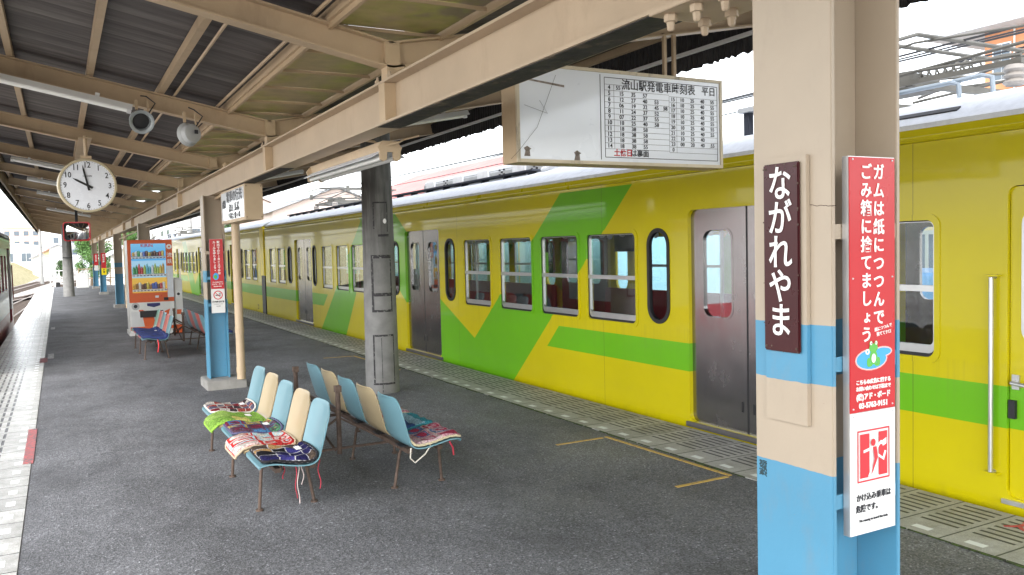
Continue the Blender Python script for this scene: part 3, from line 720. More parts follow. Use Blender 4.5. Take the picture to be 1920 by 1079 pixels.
MB().box(mc[0]-.27, mc[0]+.27, mc[1]+.03, mc[1]+.05, mc[2]-.2, mc[2]+.2).build('backing', M_dark, mr)
MB().bar((mc[0], mc[1]+.06, mc[2]), (mc[0], mc[1]+.06, 2.72), .06).build('bracket', M_dark, mr)
# speakers
for (x, z, tilt, lab) in ((.595, 2.505, 0, 'left loudspeaker under the roof with dark open mouth'), (.93, 2.425, 1, 'right loudspeaker under the roof seen from its pale round back')):
    y = 6.86; sp = root('loudspeaker', (x, y, z+.12), lab, 'loudspeaker', 'round loudspeakers under the roof')
    nn = Vector((.1, -1, -.35)).normalized() if not tilt else Vector((.55, -1, .1)).normalized()
    if not tilt:
        MB().lathe([(.05, -.10), (.076, -.06), (.08, .0), (.087, .01), (.089, .02), (.079, .02), (.065, .012), (.058, -.02)], (x, y, z), nn, 32).build('horn', mat('speaker_grey', (.34, .37, .38), .4, metal=.4), sp, smooth=True)
        MB().lathe([(.060, -.018), (.03, -.012), (.01, -.01)], (x, y, z), nn, 32).build('mouth', M_dark, sp)
    else:
        MB().lathe([(.088, -.03), (.092, -.022), (.09, -.012), (.076, .004), (.072, .045), (.064, .05), (.02, .051)], (x, y, z), nn, 32).build('drum', mat('speaker_pale', (.42, .43, .43), .45), sp, smooth=True)
        MB().obox(Vector((x, y, z))+nn*.053+Vector((.02, 0, .01)), (1, .5, 0), (0, 0, 1), nn, .03, .03, .003).build('label_plate', M_ink, sp)
    MB().bar((x-.03, y, z+.09), (x-.03, y+.02, rz(x)+.02), .02).build('bracket', M_cream, sp); MB().bar((x+.05, y, z+.07), (x+.05, y+.02, rz(x)+.02), .012).build('bracket', M_cream, sp)
    MB().tube([(x+.05, y-.02, z+.06), (x+.10, y-.01, z+.14), (x+.04, y, z+.19), (x, y, rz(x)+.05)], .005, 6).build('cable', M_dark, sp)
# fluorescent lights
def lamp(xc, y, L, lab, tubes=1, along='x', z=None):
    """fixture following the rafter slope"""
    r = root('fluorescent_light', (xc, y, rz(xc)), lab, 'ceiling light', 'fluorescent lights under the roof')
    sx = -.2 if xc < 1.58 else .19
    d = Vector((1, 0, sx)).normalized(); c = Vector((xc, y, rz(xc)-.035)); n = Vector((-sx, 0, 1)).normalized()
    mb = MB(); P = lambda a, b, cc: c+d*a+Vector((0, 1, 0))*b+n*cc
    pr_ = [(-.045, 0), (.045, 0), (.075, -.045), (.071, -.046), (.030, -.02), (-.030, -.02), (-.071, -.046), (-.075, -.045)]
    m = len(pr_); mb.add([P(s*L/2, a, b) for s in (-1, 1) for a, b in pr_], [(i, (i+1) % m, m+(i+1) % m, m+i) for i in range(m)]+[tuple(range(m))[::-1], tuple(range(m, 2*m))])
    mb.build('reflector', M_white, r)
    MB().tube([P(-L/2+.03, 0, -.045), P(L/2-.03, 0, -.045)], .015, 10).build('tube', M_lglass, r, smooth=True)
    for s in (-1, 1): MB().obox(P(s*(L/2-.015), 0, -.045), d, (0, 1, 0), n, .03, .03, .04).build('lamp_holder', M_alu, r)
    for s in (-.3, .3): MB().obox(P(s*L, 0, .015), d, (0, 1, 0), n, .03, .03, .03).build('bracket', M_white, r)
    return r
lamp(-.05, 6.87, 1.2, 'nearest fluorescent light under the roof left of the loudspeakers')
lamp(.02, 12.60, 1.0, 'fluorescent light under the roof just left of the clock top')
lamp(.12, 15.45, 1.0, 'fluorescent light under the roof partly hidden by the clock')
lamp(.2, 18.30, 1.0, 'fluorescent light under the roof low beside the clock')
lamp(.3, 24.0, 1.0, 'farthest fluorescent light under the roof above the mirror')
lamp(2.75, 6.87, 1.1, 'fluorescent light under the roof slope next to the train')
lamp(2.75, 12.6, 1.1, 'fluorescent light under the roof slope above the far part of the train')
dl = root('fluorescent_light', (1.80, 5.4, 2.16), 'twin tube fluorescent light hanging beside the main beam in front of the concrete pole', 'ceiling light')
X0, Y0_, Y1_ = 1.76, 4.72, 6.35
def lat(prof, y0, y1): return MB().extr([(X0+a, 2.055+b) for a, b in prof], y0, y1)
lat([(-.035, .04), (.035, .04), (.045, .09), (-.045, .09)][::-1], Y0_+.02, Y1_-.02).build('channel', M_cream, dl)
lat([(-.04, .038), (.04, .038), (.105, .0), (.102, -.004), (.04, .03), (-.04, .03), (-.102, -.004), (-.105, 0)], Y0_+.03, Y1_-.03).build('reflector', M_whitew, dl)
for s in (-1, 1): MB().tube([(X0+s*.042, Y0_+.03, 2.048), (X0+s*.042, Y1_-.03, 2.048)], .016, 12).build('tube', M_lglass, dl, smooth=True)
for yy in (Y0_, Y1_-.02):
    mb = MB(); pp = [(-.045, .09), (.045, .09), (.075, .05), (.066, .03), (.062, -.02), (.042, -.03), (.022, -.02), (.018, .025), (-.018, .025), (-.022, -.02), (-.042, -.03), (-.062, -.02), (-.066, .03), (-.075, .05)]
    plate(mb, [pp], .02, lambda a, b, c, yy=yy: Vector((X0+a, yy+.01+c, 2.055+b))); mb.build('end_plate', M_cream, dl)
for yy in (Y0_+.2, Y1_-.2): MB().tube([(X0, yy, 2.145), (X0-.03, yy, 2.165), (VX+.05, yy, 2.170)], .008, 6).build('hook', M_cream, dl)
mb = MB(); mb.tube([(X0-.02, Y0_, 2.12), (X0+.03, Y0_-.08, 2.13), (X0+.07, Y0_-.04, 2.15), (X0+.12, Y0_-.16, 2.16)], .006, 6); mb.build('hook', M_cream, dl)
# conduits along the beam
tag(MB().tube([(VX-.01, 9.0, 2.15), (VX+.02, 13, 2.05), (VX, 18.3, 2.08), (VX, 27, 2.0), (VX, 36, 2.05)], .016, 6).build('cable', M_cream, smooth=True), 'sagging cream cable strung under the main beam towards the far end', 'cable')
# ------------------------------------------------------------------ concrete poles
cpm = NT('stained_concrete'); v = cpm.coord(); x, y, z = cpm.sep(v)
st = cpm.noise(cpm.mapv(v, (6, 6, .5)), 2.2, 7, .65)
c = cpm.ramp(cpm.noise(v, 7, 6, .6), [(.3, (.15, .148, .14)), (.7, (.235, .23, .22))])
hi = cpm.math('MULTIPLY', cpm.ramp(st, [(.35, .25), (.6, 1)]), cpm.ramp(cpm.math('DIVIDE', z, 3.0), [(.3, 0), (.62, .95)]))
c = cpm.mix(hi, c, (.055, .052, .048)); cpm.base(c); cpm.b.inputs['Roughness'].default_value = .7; cpm.bump(cpm.noise(v, 60, 6), .3, .005)
def cpole(cx, cy, r0, r1, h, lab):
    r = root('concrete_pole', (cx, cy, 0), lab, 'pole'); MB().tube([(cx, cy, -.02), (cx, cy, h)], [r0, r1], 40).build('shaft', cpm.m, r, smooth=True); return r
cp = cpole(2.975, 8.42, .178, .152, 2.98, 'stained round concrete pole with black painted rectangles in front of the train')
def onpole(a, z, c): # a = angle offset in metres along the surface
    th = math.atan2(-8.42, -2.975)+a/.165; rr = .178-(.026*z/2.98)+.0015+c; return Vector((2.975+rr*math.cos(th), 8.42+rr*math.sin(th), z))
mb = MB()
def pstroke(a0, z0, a1, z1):
    n = max(1, int(abs(a1-a0)/.02))
    for i in range(n):
        p, q = a0+(a1-a0)*i/n, a0+(a1-a0)*(i+1)/n
        mb.add([onpole(p, z0, 0), onpole(q, z0, 0), onpole(q, z1, 0), onpole(p, z1, 0)], [(0, 1, 2, 3)])
for (a, b, c, d) in ((-.085, .135, 1.415, 1.45), (-.085, -.06, .86, 1.415), (.12, .135, .86, 1.415), (-.085, .135, .855, .88), (-.07, .14, 1.02, 1.055),
                     (-.085, .135, .60, .62), (-.085, -.068, .10+.0, .60), (.125, .135, .12, .60), (-.09, .135, .095, .115), (.0, .12, 1.64, 1.665), (-.05, -.035, 1.72, 2.0), (-.05, .11, 1.985, 2.0), (.10, .11, 1.69, 2.0), (-.0, .006, .0, .095), (-.0, .005, .12, .6)):
    pstroke(a, c, b, d)
M_wornblk = NT('worn_black_paint'); v = M_wornblk.coord(); M_wornblk.base(M_wornblk.mix(M_wornblk.ramp(M_wornblk.noise(v, 38, 6, .7), [(.55, 0), (.62, 1)]), (.022, .02, .022), (.2, .195, .18))); M_wornblk.b.inputs['Roughness'].default_value = .7
mb.build('painted_rectangles', M_wornblk.m, cp)
mb = MB(); mb.add([onpole(.075+.02*math.cos(k*math.pi/6), 1.80+.026*math.sin(k*math.pi/6), .001) for k in range(12)], [tuple(range(12))]); mb.build('round_sticker', M_letter, cp)
c2 = cpole(.32, 36.6, .20, .155, 3.0, 'pale round concrete pole at the far left end of the platform')
MB().box(.15, .5, 36.3, 36.6, 1.5, 1.52).build('band', M_dark, c2)
# ------------------------------------------------------------------ benches
YB, YC, YG = (.13, .26, .30), (.38, .30, .175), (.14, .30, .24)
def shellmat(n, c): return mat(n, c, .38, var=0, coat=.2)
M_sb, M_sc, M_sr, M_sg = shellmat('light_blue_shell', YB), shellmat('cream_shell', YC), shellmat('salmon_red_shell', (.48, .12, .10)), shellmat('green_shell', YG)
# profile of the shell: (distance from row centre line, z)
SP = [(.617, .298), (.618, .308), (.602, .316), (.56, .316), (.50, .308), (.44, .297), (.38, .290), (.33, .291), (.295, .302), (.27, .326), (.252, .365), (.236, .42), (.220, .48), (.204, .54), (.190, .590), (.184, .606), (.176, .612)]
def smooth_prof(P, n):
    out = []; L = [0]
    for a, b in zip(P, P[1:]): L.append(L[-1]+math.dist(a, b))
    for k in range(n+1):
        t = L[-1]*k/n; i = max(j for j in range(len(P)) if L[j] <= t+1e-9); i = min(i, len(P)-2); u = (t-L[i])/(L[i+1]-L[i])
        p0, p1, p2, p3 = P[max(i-1, 0)], P[i], P[i+1], P[min(i+2, len(P)-1)]
        out.append(tuple(.5*((2*p1[c])+(-p0[c]+p2[c])*u+(2*p0[c]-5*p1[c]+4*p2[c]-p3[c])*u*u+(-p0[c]+3*p1[c]-3*p2[c]+p3[c])*u**3) for c in (0, 1)))
    return out
SPS = smooth_prof(SP, 40)
SW = .405
def shellpt(t, w):
    """t 0..1 along profile, w -1..1 across -> (d, dy, z)"""
    f = t*40; i = min(39, int(f)); u = f-i; d = SPS[i][0]*(1-u)+SPS[i+1][0]*u; z = SPS[i][1]*(1-u)+SPS[i+1][1]*u
    # width: rounded front corners, waist, rounded top
    hw = SW/2
    if t < .10: hw *= math.sqrt(max(0, 1-((.10-t)/.10)**2))*.12+.88
    wa = 1-.05*math.exp(-((t-.55)/.14)**2); hw *= wa
    if t > .86: q = (t-.86)/.14; hw *= 1-.34*q**3.2
    if t > .55: hw *= 1-.05*(t-.55)/.45
    # dish: sides rise / come forward
    e = abs(w)**3; seat = max(0, 1-t/.55)
    z += e*.016*min(1, t/.15)*seat*1.0 - (1-seat)*0
    d += w*w*.020*min(1, max(0, (t-.42)/.2))
    return d, w*hw, z
def make_shell(cx, cy, sg, mm, parent, lab=None):
    nu, nv = 40, 14; top_, bot = [], []
    mb = MB()
    for s in (0, 1):
        for i in range(nu+1):
            for j in range(nv+1):
                t = i/nu; w = -1+2*j/nv; d, dy, z = shellpt(t, w)
                a = shellpt(min(1, t+.01), w); b = shellpt(max(0, t-.01), w)
                tx, tz = a[0]-b[0], a[2]-b[2]; L = math.hypot(tx, tz) or 1; nx, nz = tz/L, -tx/L   # towards the sitter
                k = -.007*s; mb.v.append(Vector((cx+sg*(d+nx*k), cy+dy, z+nz*k)))
    N = (nu+1)*(nv+1); idx = lambda s, i, j: s*N+i*(nv+1)+j
    for s in (0, 1):
        for i in range(nu):
            for j in range(nv): mb.f.append((idx(s, i, j), idx(s, i+1, j), idx(s, i+1, j+1), idx(s, i, j+1)))
    for i in range(nu):
        for j in (0, nv): mb.f.append((idx(0, i, j), idx(1, i, j), idx(1, i+1, j), idx(0, i+1, j)))
    for j in range(nv):
        for i in (0, nu): mb.f.append((idx(0, i, j), idx(0, i, j+1), idx(1, i, j+1), idx(1, i, j)))
    o = mb.build('seat', mm, parent, smooth=True)
    if lab: o['label'] = lab
    return o
PITCH = .43
def bench(cx, y0, cols_l, cols_r, lab):
    r = root('double_bench', (cx, y0+.86, 0), lab, 'bench', 'rows of shell seats back to back on the platform')
    for k in range(5):
        make_shell(cx, y0+k*PITCH, -1, cols_l[k], r); make_shell(cx, y0+k*PITCH, 1, cols_r[k], r)
    for sg in (-1, 1):
        # seat rails
        mb = MB()
        for d in (.30, .50): mb.box(*sorted((cx+sg*(d-.016), cx+sg*(d+.016))), y0-.12, y0+4*PITCH+.12, .250, .276)
        mb.build('seat_rail', M_rust, r)
        mb = MB()
        for k in range(5):
            yy = y0+k*PITCH; mb.box(*sorted((cx+sg*.27, cx+sg*.53)), yy-.05, yy+.05, .2765, .286)
        mb.build('mounting_plate', M_dark, r)
        for yy in (y0+.05, y0+.05+2*PITCH, y0+.05+4*PITCH):
            for d0, d1 in ((.555, .578), (.31, .256)):
                mb = MB(); mb.tube([(cx+sg*(d0-.03), yy, .262), (cx+sg*d0, yy, .25), (cx+sg*(d0+(d1-d0)*.3), yy, .215), (cx+sg*d1, yy, .006)], .0095, 10); mb.tube([(cx+sg*d1, yy, .0), (cx+sg*d1, yy, .010)], .022, 12)
                mb.build('leg', M_rust, r, smooth=True)
    for yy in (y0+.32, y0+4*PITCH-.32):
        mb = MB(); mb.tube([(cx-.01, yy, .20), (cx-.01, yy, .60)], .016, 10); mb.box(cx-.03, cx+.01, yy-.02, yy+.02, .60, .64); mb.build('centre_post', M_rust, r)
        mb = MB(); mb.bar((cx-.30, yy, .25), (cx-.02, yy, .43), .012); mb.bar((cx+.30, yy, .25), (cx+.0, yy, .43), .012); mb.bar((cx-.50, yy, .235), (cx+.50, yy, .235), .014); mb.build('cross_brace', M_rust, r)
    MB().bar((cx-.01, y0+.32, .47), (cx-.01, y0+4*PITCH-.32, .47), .014, .02).build('top_bar', M_rust, r)
    mb = MB(); mb.bar((cx+.012, y0+.32, .46), (cx+.012, y0+4*PITCH-.34, .24), .012); mb.bar((cx-.03, y0+.34, .22), (cx-.03, y0+4*PITCH-.32, .45), .012); mb.build('diagonal_brace', M_rust, r)
    return r
BX, BY = 1.545, 4.885
bn = bench(BX, BY, [M_sb, M_sc, M_sb, M_sc, M_sb], [M_sb, M_sc, M_sb, M_sc, M_sb], 'near double bench of light blue and cream plastic shell seats')
BX2, BY2 = 1.62, 13.05
bf = bench(BX2, BY2, [M_sb, M_sr, M_sb, M_sr, M_sg], [M_sb, M_sr, M_sb, M_sr, M_sb], 'far double bench of blue and red plastic shell seats by the drinks machine')
# crochet cushions
def crochet(name, nx, ny, pal, border, kind='granny'):
    t = NT(name); uv = t.new('ShaderNodeUVMap').outputs[0]
    x, y, z = t.sep(uv); px, py = t.math('MULTIPLY', x, nx), t.math('MULTIPLY', y, ny)
    fx = t.math('ABSOLUTE', t.math('SUBTRACT', t.math('FRACT', px), .5)); fy = t.math('ABSOLUTE', t.math('SUBTRACT', t.math('FRACT', py), .5))
    cv = t.new('ShaderNodeCombineXYZ'); t.l.new(t.math('FLOOR', px), cv.inputs[0]); t.l.new(t.math('FLOOR', py), cv.inputs[1])
    dsh = t.noise(uv, 60, 2); dd = t.math('ADD', t.math('MAXIMUM', fx, fy), t.math('MULTIPLY_ADD', dsh, .02, -.01))
    dia = t.math('SQRT', t.math('ADD', t.math('MULTIPLY', fx, fx), t.math('MULTIPLY', fy, fy)))
    def pick(seed):
        w = t.new('ShaderNodeTexWhiteNoise', noise_dimensions='4D'); t.l.new(cv.outputs[0], w.inputs['Vector']); w.inputs['W'].default_value = seed
        n = len(pal); return t.ramp(w.outputs[0], [(i/n, c) for i, c in enumerate(pal)], 'CONSTANT')
    if kind == 'checker':
        c = pick(1.0)
        c = t.mix(t.math('GREATER_THAN', dd, .46), c, border)
    elif kind == 'stripes':
        w = t.ramp(t.math('FRACT', t.math('MULTIPLY', y, ny)), [(i/len(pal), c) for i, c in enumerate(pal)], 'CONSTANT'); c = w
    else:
        c = pick(1.0); c = t.mix(t.math('LESS_THAN', dd, .34), c, pick(2.3)); c = t.mix(t.math('LESS_THAN', t.math('ADD', dia, t.math('MULTIPLY_ADD', dsh, .04, -.02)), .27), c, pick(5.1))
        c = t.mix(t.math('LESS_THAN', dia, .13), c, pick(8.7)); c = t.mix(t.math('GREATER_THAN', dd, .455), c, border)
    st = t.new('ShaderNodeTexVoronoi'); t.l.new(t.mapv(uv, (46, 52, 1)), st.inputs[0]); st.inputs['Scale'].default_value = 1
    c = t.mix(1, c, t.ramp(st.outputs['Distance'], [(0, 1.25), (.8, .45)]), 'MULTIPLY')
    t.base(c); t.b.inputs['Roughness'].default_value = .95; t.b.inputs['Specular IOR Level'].default_value = .1
    t.bump(st.outputs['Distance'], -1.0, .012); return t.m
def cushion(parent_name, cx, cy, sg, mm, lab, group, rim=None, t0=.01, t1=.62, sw=.98, thick=.022, shift=0, tagw=True, twist=0, hang=0, seed=0):
    rnd = random.Random(seed)
    r = root('seat_cushion', (cx+sg*.42, cy, .32), lab, 'cushion', group)
    nu, nv = 34, 22; mb = MB(); uvs = []
    L = 0
    def P(u, w, h):
        t = t0+(t1-t0)*u
        d, dy, z = shellpt(max(t, .03), max(-1, min(1, w*sw)) if abs(w*sw) < 1 else (1 if w > 0 else -1)*.999)
        base_hw = SW/2*.93*sw; dy = w*base_hw; cl = (math.sqrt(max(0, 1-max(0, abs(w)-.8)**2/.04))*.5+.5)
        a = shellpt(min(1, t+.01), w*.8); b = shellpt(max(0, t-.01), w*.8); tx, tz = a[0]-b[0], a[2]-b[2]; Ln = math.hypot(tx, tz) or 1
        nx, nz = tz/Ln, -tx/Ln
        if t < .08: nx, nz = 0.3, .95
        if hang and u < hang: q = (hang-u)/hang; d += -0 + .05*math.sin(q*1.4); z -= q*q*.055
        dy += twist*(u-.5)*.1
        return Vector((cx+sg*(d+nx*h), cy+dy+shift, z+nz*h+.006))
    ph = rnd.random()*6
    def hgt(u, w):
        e = min(1, min(1-abs(w), 2*min(u, 1-u))/.10); e = math.sqrt(max(0, 1-(1-e)**2))
        return .003+thick*(.30+.70*e)*(1+.20*math.sin(u*7+ph)*math.cos(w*4+ph)) + .004*math.sin(u*17+w*9+ph)*e
    b = 0
    for s in (0, 1):
        for i in range(nu+1):
            for j in range(nv+1):
                u, w = i/nu, -1+2*j/nv
                # rounded corners in plan
                mb.v.append(P(u, w*(1-.12*(max(0, abs(u-.5)-.42)/.08)**2), hgt(u, w) if s == 0 else .002)); uvs.append((j/nv, u))
    N = (nu+1)*(nv+1); idx = lambda s, i, j: s*N+i*(nv+1)+j
    for s in (0, 1):
        for i in range(nu):
            for j in range(nv): mb.f.append((idx(s, i, j), idx(s, i+1, j), idx(s, i+1, j+1), idx(s, i, j+1)))
    for i in range(nu):
        for j in (0, nv): mb.f.append((idx(0, i, j), idx(1, i, j), idx(1, i+1, j), idx(0, i+1, j)))
    for j in range(nv):
        for i in (0, nu): mb.f.append((idx(0, i, j), idx(0, i, j+1), idx(1, i, j+1), idx(1, i, j)))
    me = mb.mesh('cover', mm, wpos(r), True); ul = me.uv_layers.new(name='UVMap')
    for lp in me.loops: ul.data[lp.index].uv = uvs[lp.vertex_index]
    o = addmesh('cover', me, r)
    if rim:
        pts = []
        per = [(i/nu, -1) for i in range(0, nu+1, 1)]+[(1, -1+2*j/nv) for j in range(1, nv+1)]+[(1-i/nu, 1) for i in range(1, nu+1)]+[(0, 1-2*j/nv) for j in range(1, nv+1)]
        for k, (u, w) in enumerate(per): p = P(u, w*(1-.12*(max(0, abs(u-.5)-.42)/.08)**2), thick*.32+.002*math.sin(k*1.9)); pts.append(p)
        MB().tube(pts, .0075, 6, False).build('edging', rim, r, smooth=True)
    if tagw:
        uu, ww = .72, .35; n = 4; m2 = MB()
        for i in range(2):
            for j in range(2): m2.v.append(P(uu-.05+.13*i, ww-.24+.48*j, hgt(uu, ww)+.006))
        m2.f.append((0, 2, 3, 1)); m2.build('paper_tag', M_letter, r)
    return r
def yarn(n, c): return mat(n, c, .95, var=.3, scale=120, bump=.8, bscale=200)
GL = 'crocheted cushions tied on the near bench'
R1, G1, B1, Y1, W1, N1, P1, K1, O1, T1 = (.45, .03, .04), (.05, .22, .08), (.05, .16, .42), (.60, .50, .10), (.62, .58, .52), (.018, .016, .07), (.60, .22, .28), (.012, .011, .014), (.50, .22, .05), (.05, .28, .33)
cushion('', BX, BY, -1, crochet('navy_patch_crochet', 4, 4, [N1, N1, (.05, .045, .20), (.42, .25, .10), (.09, .065, .05), K1], (.5, .48, .5), 'checker'), 'navy, tan and black patchwork crocheted cushion on the nearest left seat', GL, yarn('black_yarn', K1), seed=1, t0=.06, t1=.57, thick=.03)
cushion('', BX, BY+PITCH, -1, crochet('red_floral_crochet', 3, 3, [(.62, .45, .42), (.50, .03, .03), W1, (.45, .62, .66)], (.55, .05, .05)), 'red and white floral crocheted cushion hanging over the second left seat', GL, yarn('beige_yarn', (.5, .40, .28)), seed=2, hang=.22, tagw=False, twist=.3, t1=.53, shift=.02)
cushion('', BX, BY+2*PITCH, -1, crochet('slate_floral_crochet', 3, 3, [(.10, .05, .07), (.08, .22, .12), (.07, .18, .34), (.20, .03, .06), (.40, .30, .10)], (.10, .09, .17)), 'slate blue crocheted cushion with dark flower squares on the middle left seat', GL, yarn('slate_yarn', (.09, .085, .16)), seed=3, t0=.05, t1=.57, thick=.028)
cushion('', BX, BY+3*PITCH, -1, crochet('lime_patch_crochet', 2, 3, [(.20, .36, .06), (.50, .46, .13), (.26, .40, .09)], (.22, .36, .07), 'checker'), 'lime green and yellow crocheted cushion drooping off a cream left seat', GL, yarn('lime_yarn', (.25, .45, .05)), seed=4, hang=.25, twist=-.3, t1=.50)
cushion('', BX, BY+4*PITCH, -1, crochet('maroon_tile_crochet', 5, 6, [(.20, .02, .03), (.05, .03, .035), (.42, .38, .34), (.30, .06, .05), (.10, .09, .14)], W1, 'checker'), 'maroon and cream small squared crocheted cushion on the farthest left seat', GL, yarn('white_yarn', W1), seed=5, t0=.05, t1=.58, thick=.026)
cushion('', BX, BY, 1, crochet('pink_square_crochet', 3, 3, [(.62, .30, .36), (.60, .42, .45), (.45, .05, .10), (.14, .22, .40)], (.62, .48, .42)), 'pink flower square crocheted cushion on the nearest right seat', GL, yarn('cream_yarn', (.58, .50, .33)), seed=6, t1=.58, tagw=False)
cushion('', BX, BY+PITCH, 1, crochet('blue_wave_crochet', 1, 1, [T1, (.30, .50, .58), (.05, .10, .24), (.5, .55, .6), (.05, .2, .4), P1], W1, 'stripes'), 'blue and teal striped crocheted cushion on the second right seat', GL, yarn('teal_yarn', T1), seed=7, t1=.60, tagw=False)
cushion('', BX, BY+2*PITCH, 1, crochet('red_multi_crochet', 3, 3, [(.55, .25, .30), R1, W1, (.40, .30, .10)], W1), 'red and cream floral crocheted cushion on the middle right seat', GL, yarn('cream_yarn', W1), seed=8, t1=.60, tagw=False)
cushion('', BX, BY+3*PITCH, 1, crochet('green_multi_crochet', 3, 3, [G1, B1, Y1, P1], W1), 'multicoloured crocheted cushion half hidden on the fourth right seat', GL, yarn('green_yarn', G1), seed=9, t1=.6, tagw=False)
GF = 'navy cushions on the far bench'
ny_ = mat('navy_cloth', (.018, .03, .12), .9, var=.3, scale=20, bump=.5, bscale=60)
for k, lab in ((0, 'dark navy cushion on the nearest left seat of the far bench'), (1, 'dark navy cushion on the second left seat of the far bench'), (2, 'dark navy cushion on the middle left seat of the far bench'), (3, 'dark navy cushion on the fourth left seat of the far bench')):
    cushion('', BX2, BY2+k*PITCH, -1, ny_, lab, GF, seed=20+k, tagw=(k == 2), t1=.6, thick=.035)
cushion('', BX2, BY2, 1, ny_, 'dark navy cushion on the nearest right seat of the far bench', GF, seed=31, tagw=False, thick=.035)
# ties and strings
def ties(cx, cy, sg, lab):
    r = root('cushion_ties', (cx+sg*.4, cy, .28), lab, 'string', 'coloured ties dangling under the seats'); k = 0
    for dx, L, m in ((.42, .16, 0), (.40, .20, 1), (.27, .14, 2), (.36, .11, 1), (.46, .07, 2)):
        x = cx+sg*dx; yy = cy-.19+.03*k; pts = [(x+.006*math.sin(q*.55+k), yy-.01+.006*math.cos(q*.4+k*2), .30-(L+.03)*q/14) for q in range(15)]
        MB().tube(pts, .003, 6).build('tie', [yarn('red_tie', (.35, .03, .05)), yarn('pale_tie', (.5, .42, .4)), yarn('red_tie', (.35, .03, .05))][m], r, smooth=True); k += 1
ties(BX, BY+.0, -1, 'red and pale cloth ties dangling under the nearest left seat')
t2 = root('cushion_ties', (BX+.4, BY, .28), 'white cord and red tie under the nearest right seat', 'string')
MB().tube([(BX+.28, BY-.19, .30), (BX+.27, BY-.20, .24), (BX+.30, BY-.20, .21), (BX+.37, BY-.19, .25), (BX+.41, BY-.19, .30)], .0045, 6).build('cord', yarn('white_cord', (.6, .56, .48)), t2, smooth=True)
MB().tube([(BX+.53, BY-.20, .31), (BX+.55, BY-.205, .27), (BX+.56, BY-.19, .22)], .006, 6).build('tie', yarn('red_tie', (.35, .03, .05)), t2, smooth=True)
tf = root('cushion_ties', (BX2-.4, BY2-.2, .28), 'red ties dangling under the far bench', 'string')
MB().tube([(BX2-.42, BY2-.2, .30), (BX2-.41, BY2-.21, .22), (BX2-.425, BY2-.2, .12)], .009, 6).build('tie', M_redink, tf)
# ------------------------------------------------------------------ drinks machine
VXa, VXb, VYf, VYb = 1.145, 1.93, 17.2, 17.9
vm = root('drinks_machine', ((VXa+VXb)/2, 17.5, 0), 'orange and white drinks vending machine with lit rows of cans', 'vending machine')
MB().box(VXa, VXb, VYf+.02, VYb, .08, 1.80).build('cabinet', M_cab, vm, bevel=.01)
MB().box(VXa-.02, VXb-.05, VYf-.05, VYb, 0, .078).build('base', M_cab, vm)
F = fr_face((VXa, VYf+.018, 0), (1, 0, 0), (0, 0, 1)); w = VXb-VXa
mb = MB(); plate(mb, [[(0, .62), (w, .62), (w, 1.80), (0, 1.80)], [(.06, .80), (w-.115, .80), (w-.115, 1.73), (.06, 1.73)]], .03, lambda a, b, c: F(a, b, c+.016)); mb.build('orange_door_frame', M_orange, vm)
mb = MB().box(VXa+.001, VXb-.001, VYf-.014, VYf+.017, .10, .619); mb.build('lower_door', M_cab, vm)
F = fr_face((VXa, VYf-.0145, 0), (1, 0, 0), (0, 0, 1))
mb = MB(); poly(mb, [(.0, .10), (w, .10), (w, .16), (.0, .16)], F); poly(mb, [(.25, .161), (.46, .161), (.40, .36), (.22, .48), (.15, .48)], F); poly(mb, [(.46, .161), (w-.18, .161), (w-.08, .48), (w-.18, .44), (.60, .36)], F); mb.build('orange_graphic', M_orange, vm)
mb = MB(); poly(mb, [(.02, .165), (.245, .165), (.20, .44), (.02, .46)], F, .001); mb.build('silver_graphic', M_alu, vm); mb = MB(); poly(mb, [(w-.17, .165), (w-.02, .165), (w-.02, .46), (w-.075, .47)], F, .001); mb.build('silver_graphic', M_alu, vm)
for cx in (.10,): 
    m = MB(); ring(m, cx, .55, .035, .07, F, .002); m.build('emblem_ring', mat('silver_ring', (.4, .4, .4), .3, metal=.5), vm); m = MB(); disc(m, cx, .55, .034, .034, F, .002); m.build('emblem_centre', M_ink, vm)
m = MB(); poly(m, [(.30, .60), (.53, .60), (.53, .55), (.42, .52), (.30, .55)], F, .002); m.build('blue_plate', mat('navy_plate', (.02, .02, .12), .4), vm)
MB().box(VXa+.17, VXa+.58, VYf-.045, VYf-.015, .335, .46).build('dispense_flap', M_dark, vm, bevel=.006)
# lit display
ds = MB().box(VXa+.0605, VXb-.1155, VYf+.008, VYf+.019, .8005, 1.7295)
t = NT('lit_display_backdrop'); v = t.coord(); x, y, z = t.sep(v)
cz = t.ramp(t.math('DIVIDE', z, 1.8), [(.44, (.75, .42, .08)), (.60, (.80, .52, .12)), (.605, (.35, .65, .85)), (.78, (.45, .72, .9)), (.785, (.12, .45, .85)), (.96, (.25, .6, .9))])
em = t.new('ShaderNodeEmission'); t.l.new(cz, em.inputs[0]); em.inputs[1].default_value = .17
t.l.new(em.outputs[0], t.out.inputs[0]); ds.build('lit_display', t.m, vm)
cancol = [(.5, .3, .05), (.65, .65, .6), (.05, .3, .1), (.05, .1, .4), (.5, .05, .05), (.3, .15, .05), (.12, .05, .03), (.6, .5, .1), (.08, .04, .03), (.55, .6, .65), (.1, .4, .5), (.35, .5, .1)]
def cmat(i): return mat('can_%s' % ['amber', 'white', 'green', 'blue', 'red', 'brown', 'coffee', 'gold', 'black', 'silver', 'teal', 'lime'][i], cancol[i], .3, var=0, coat=.3)
rows3 = [(1.49, [0, 1, 2, 1, 3, 6, 7, 8, 6, 8, 4, 7], .09, .026), (1.155, [2, 2, 4, 4, 11, 10, 10, 9, 11, 11, 7, 0], .17, .024), (.87, [0, 5, 1, 6, 8, 7, 5, 3, 3, 6, 4, 9], .11, .027)]
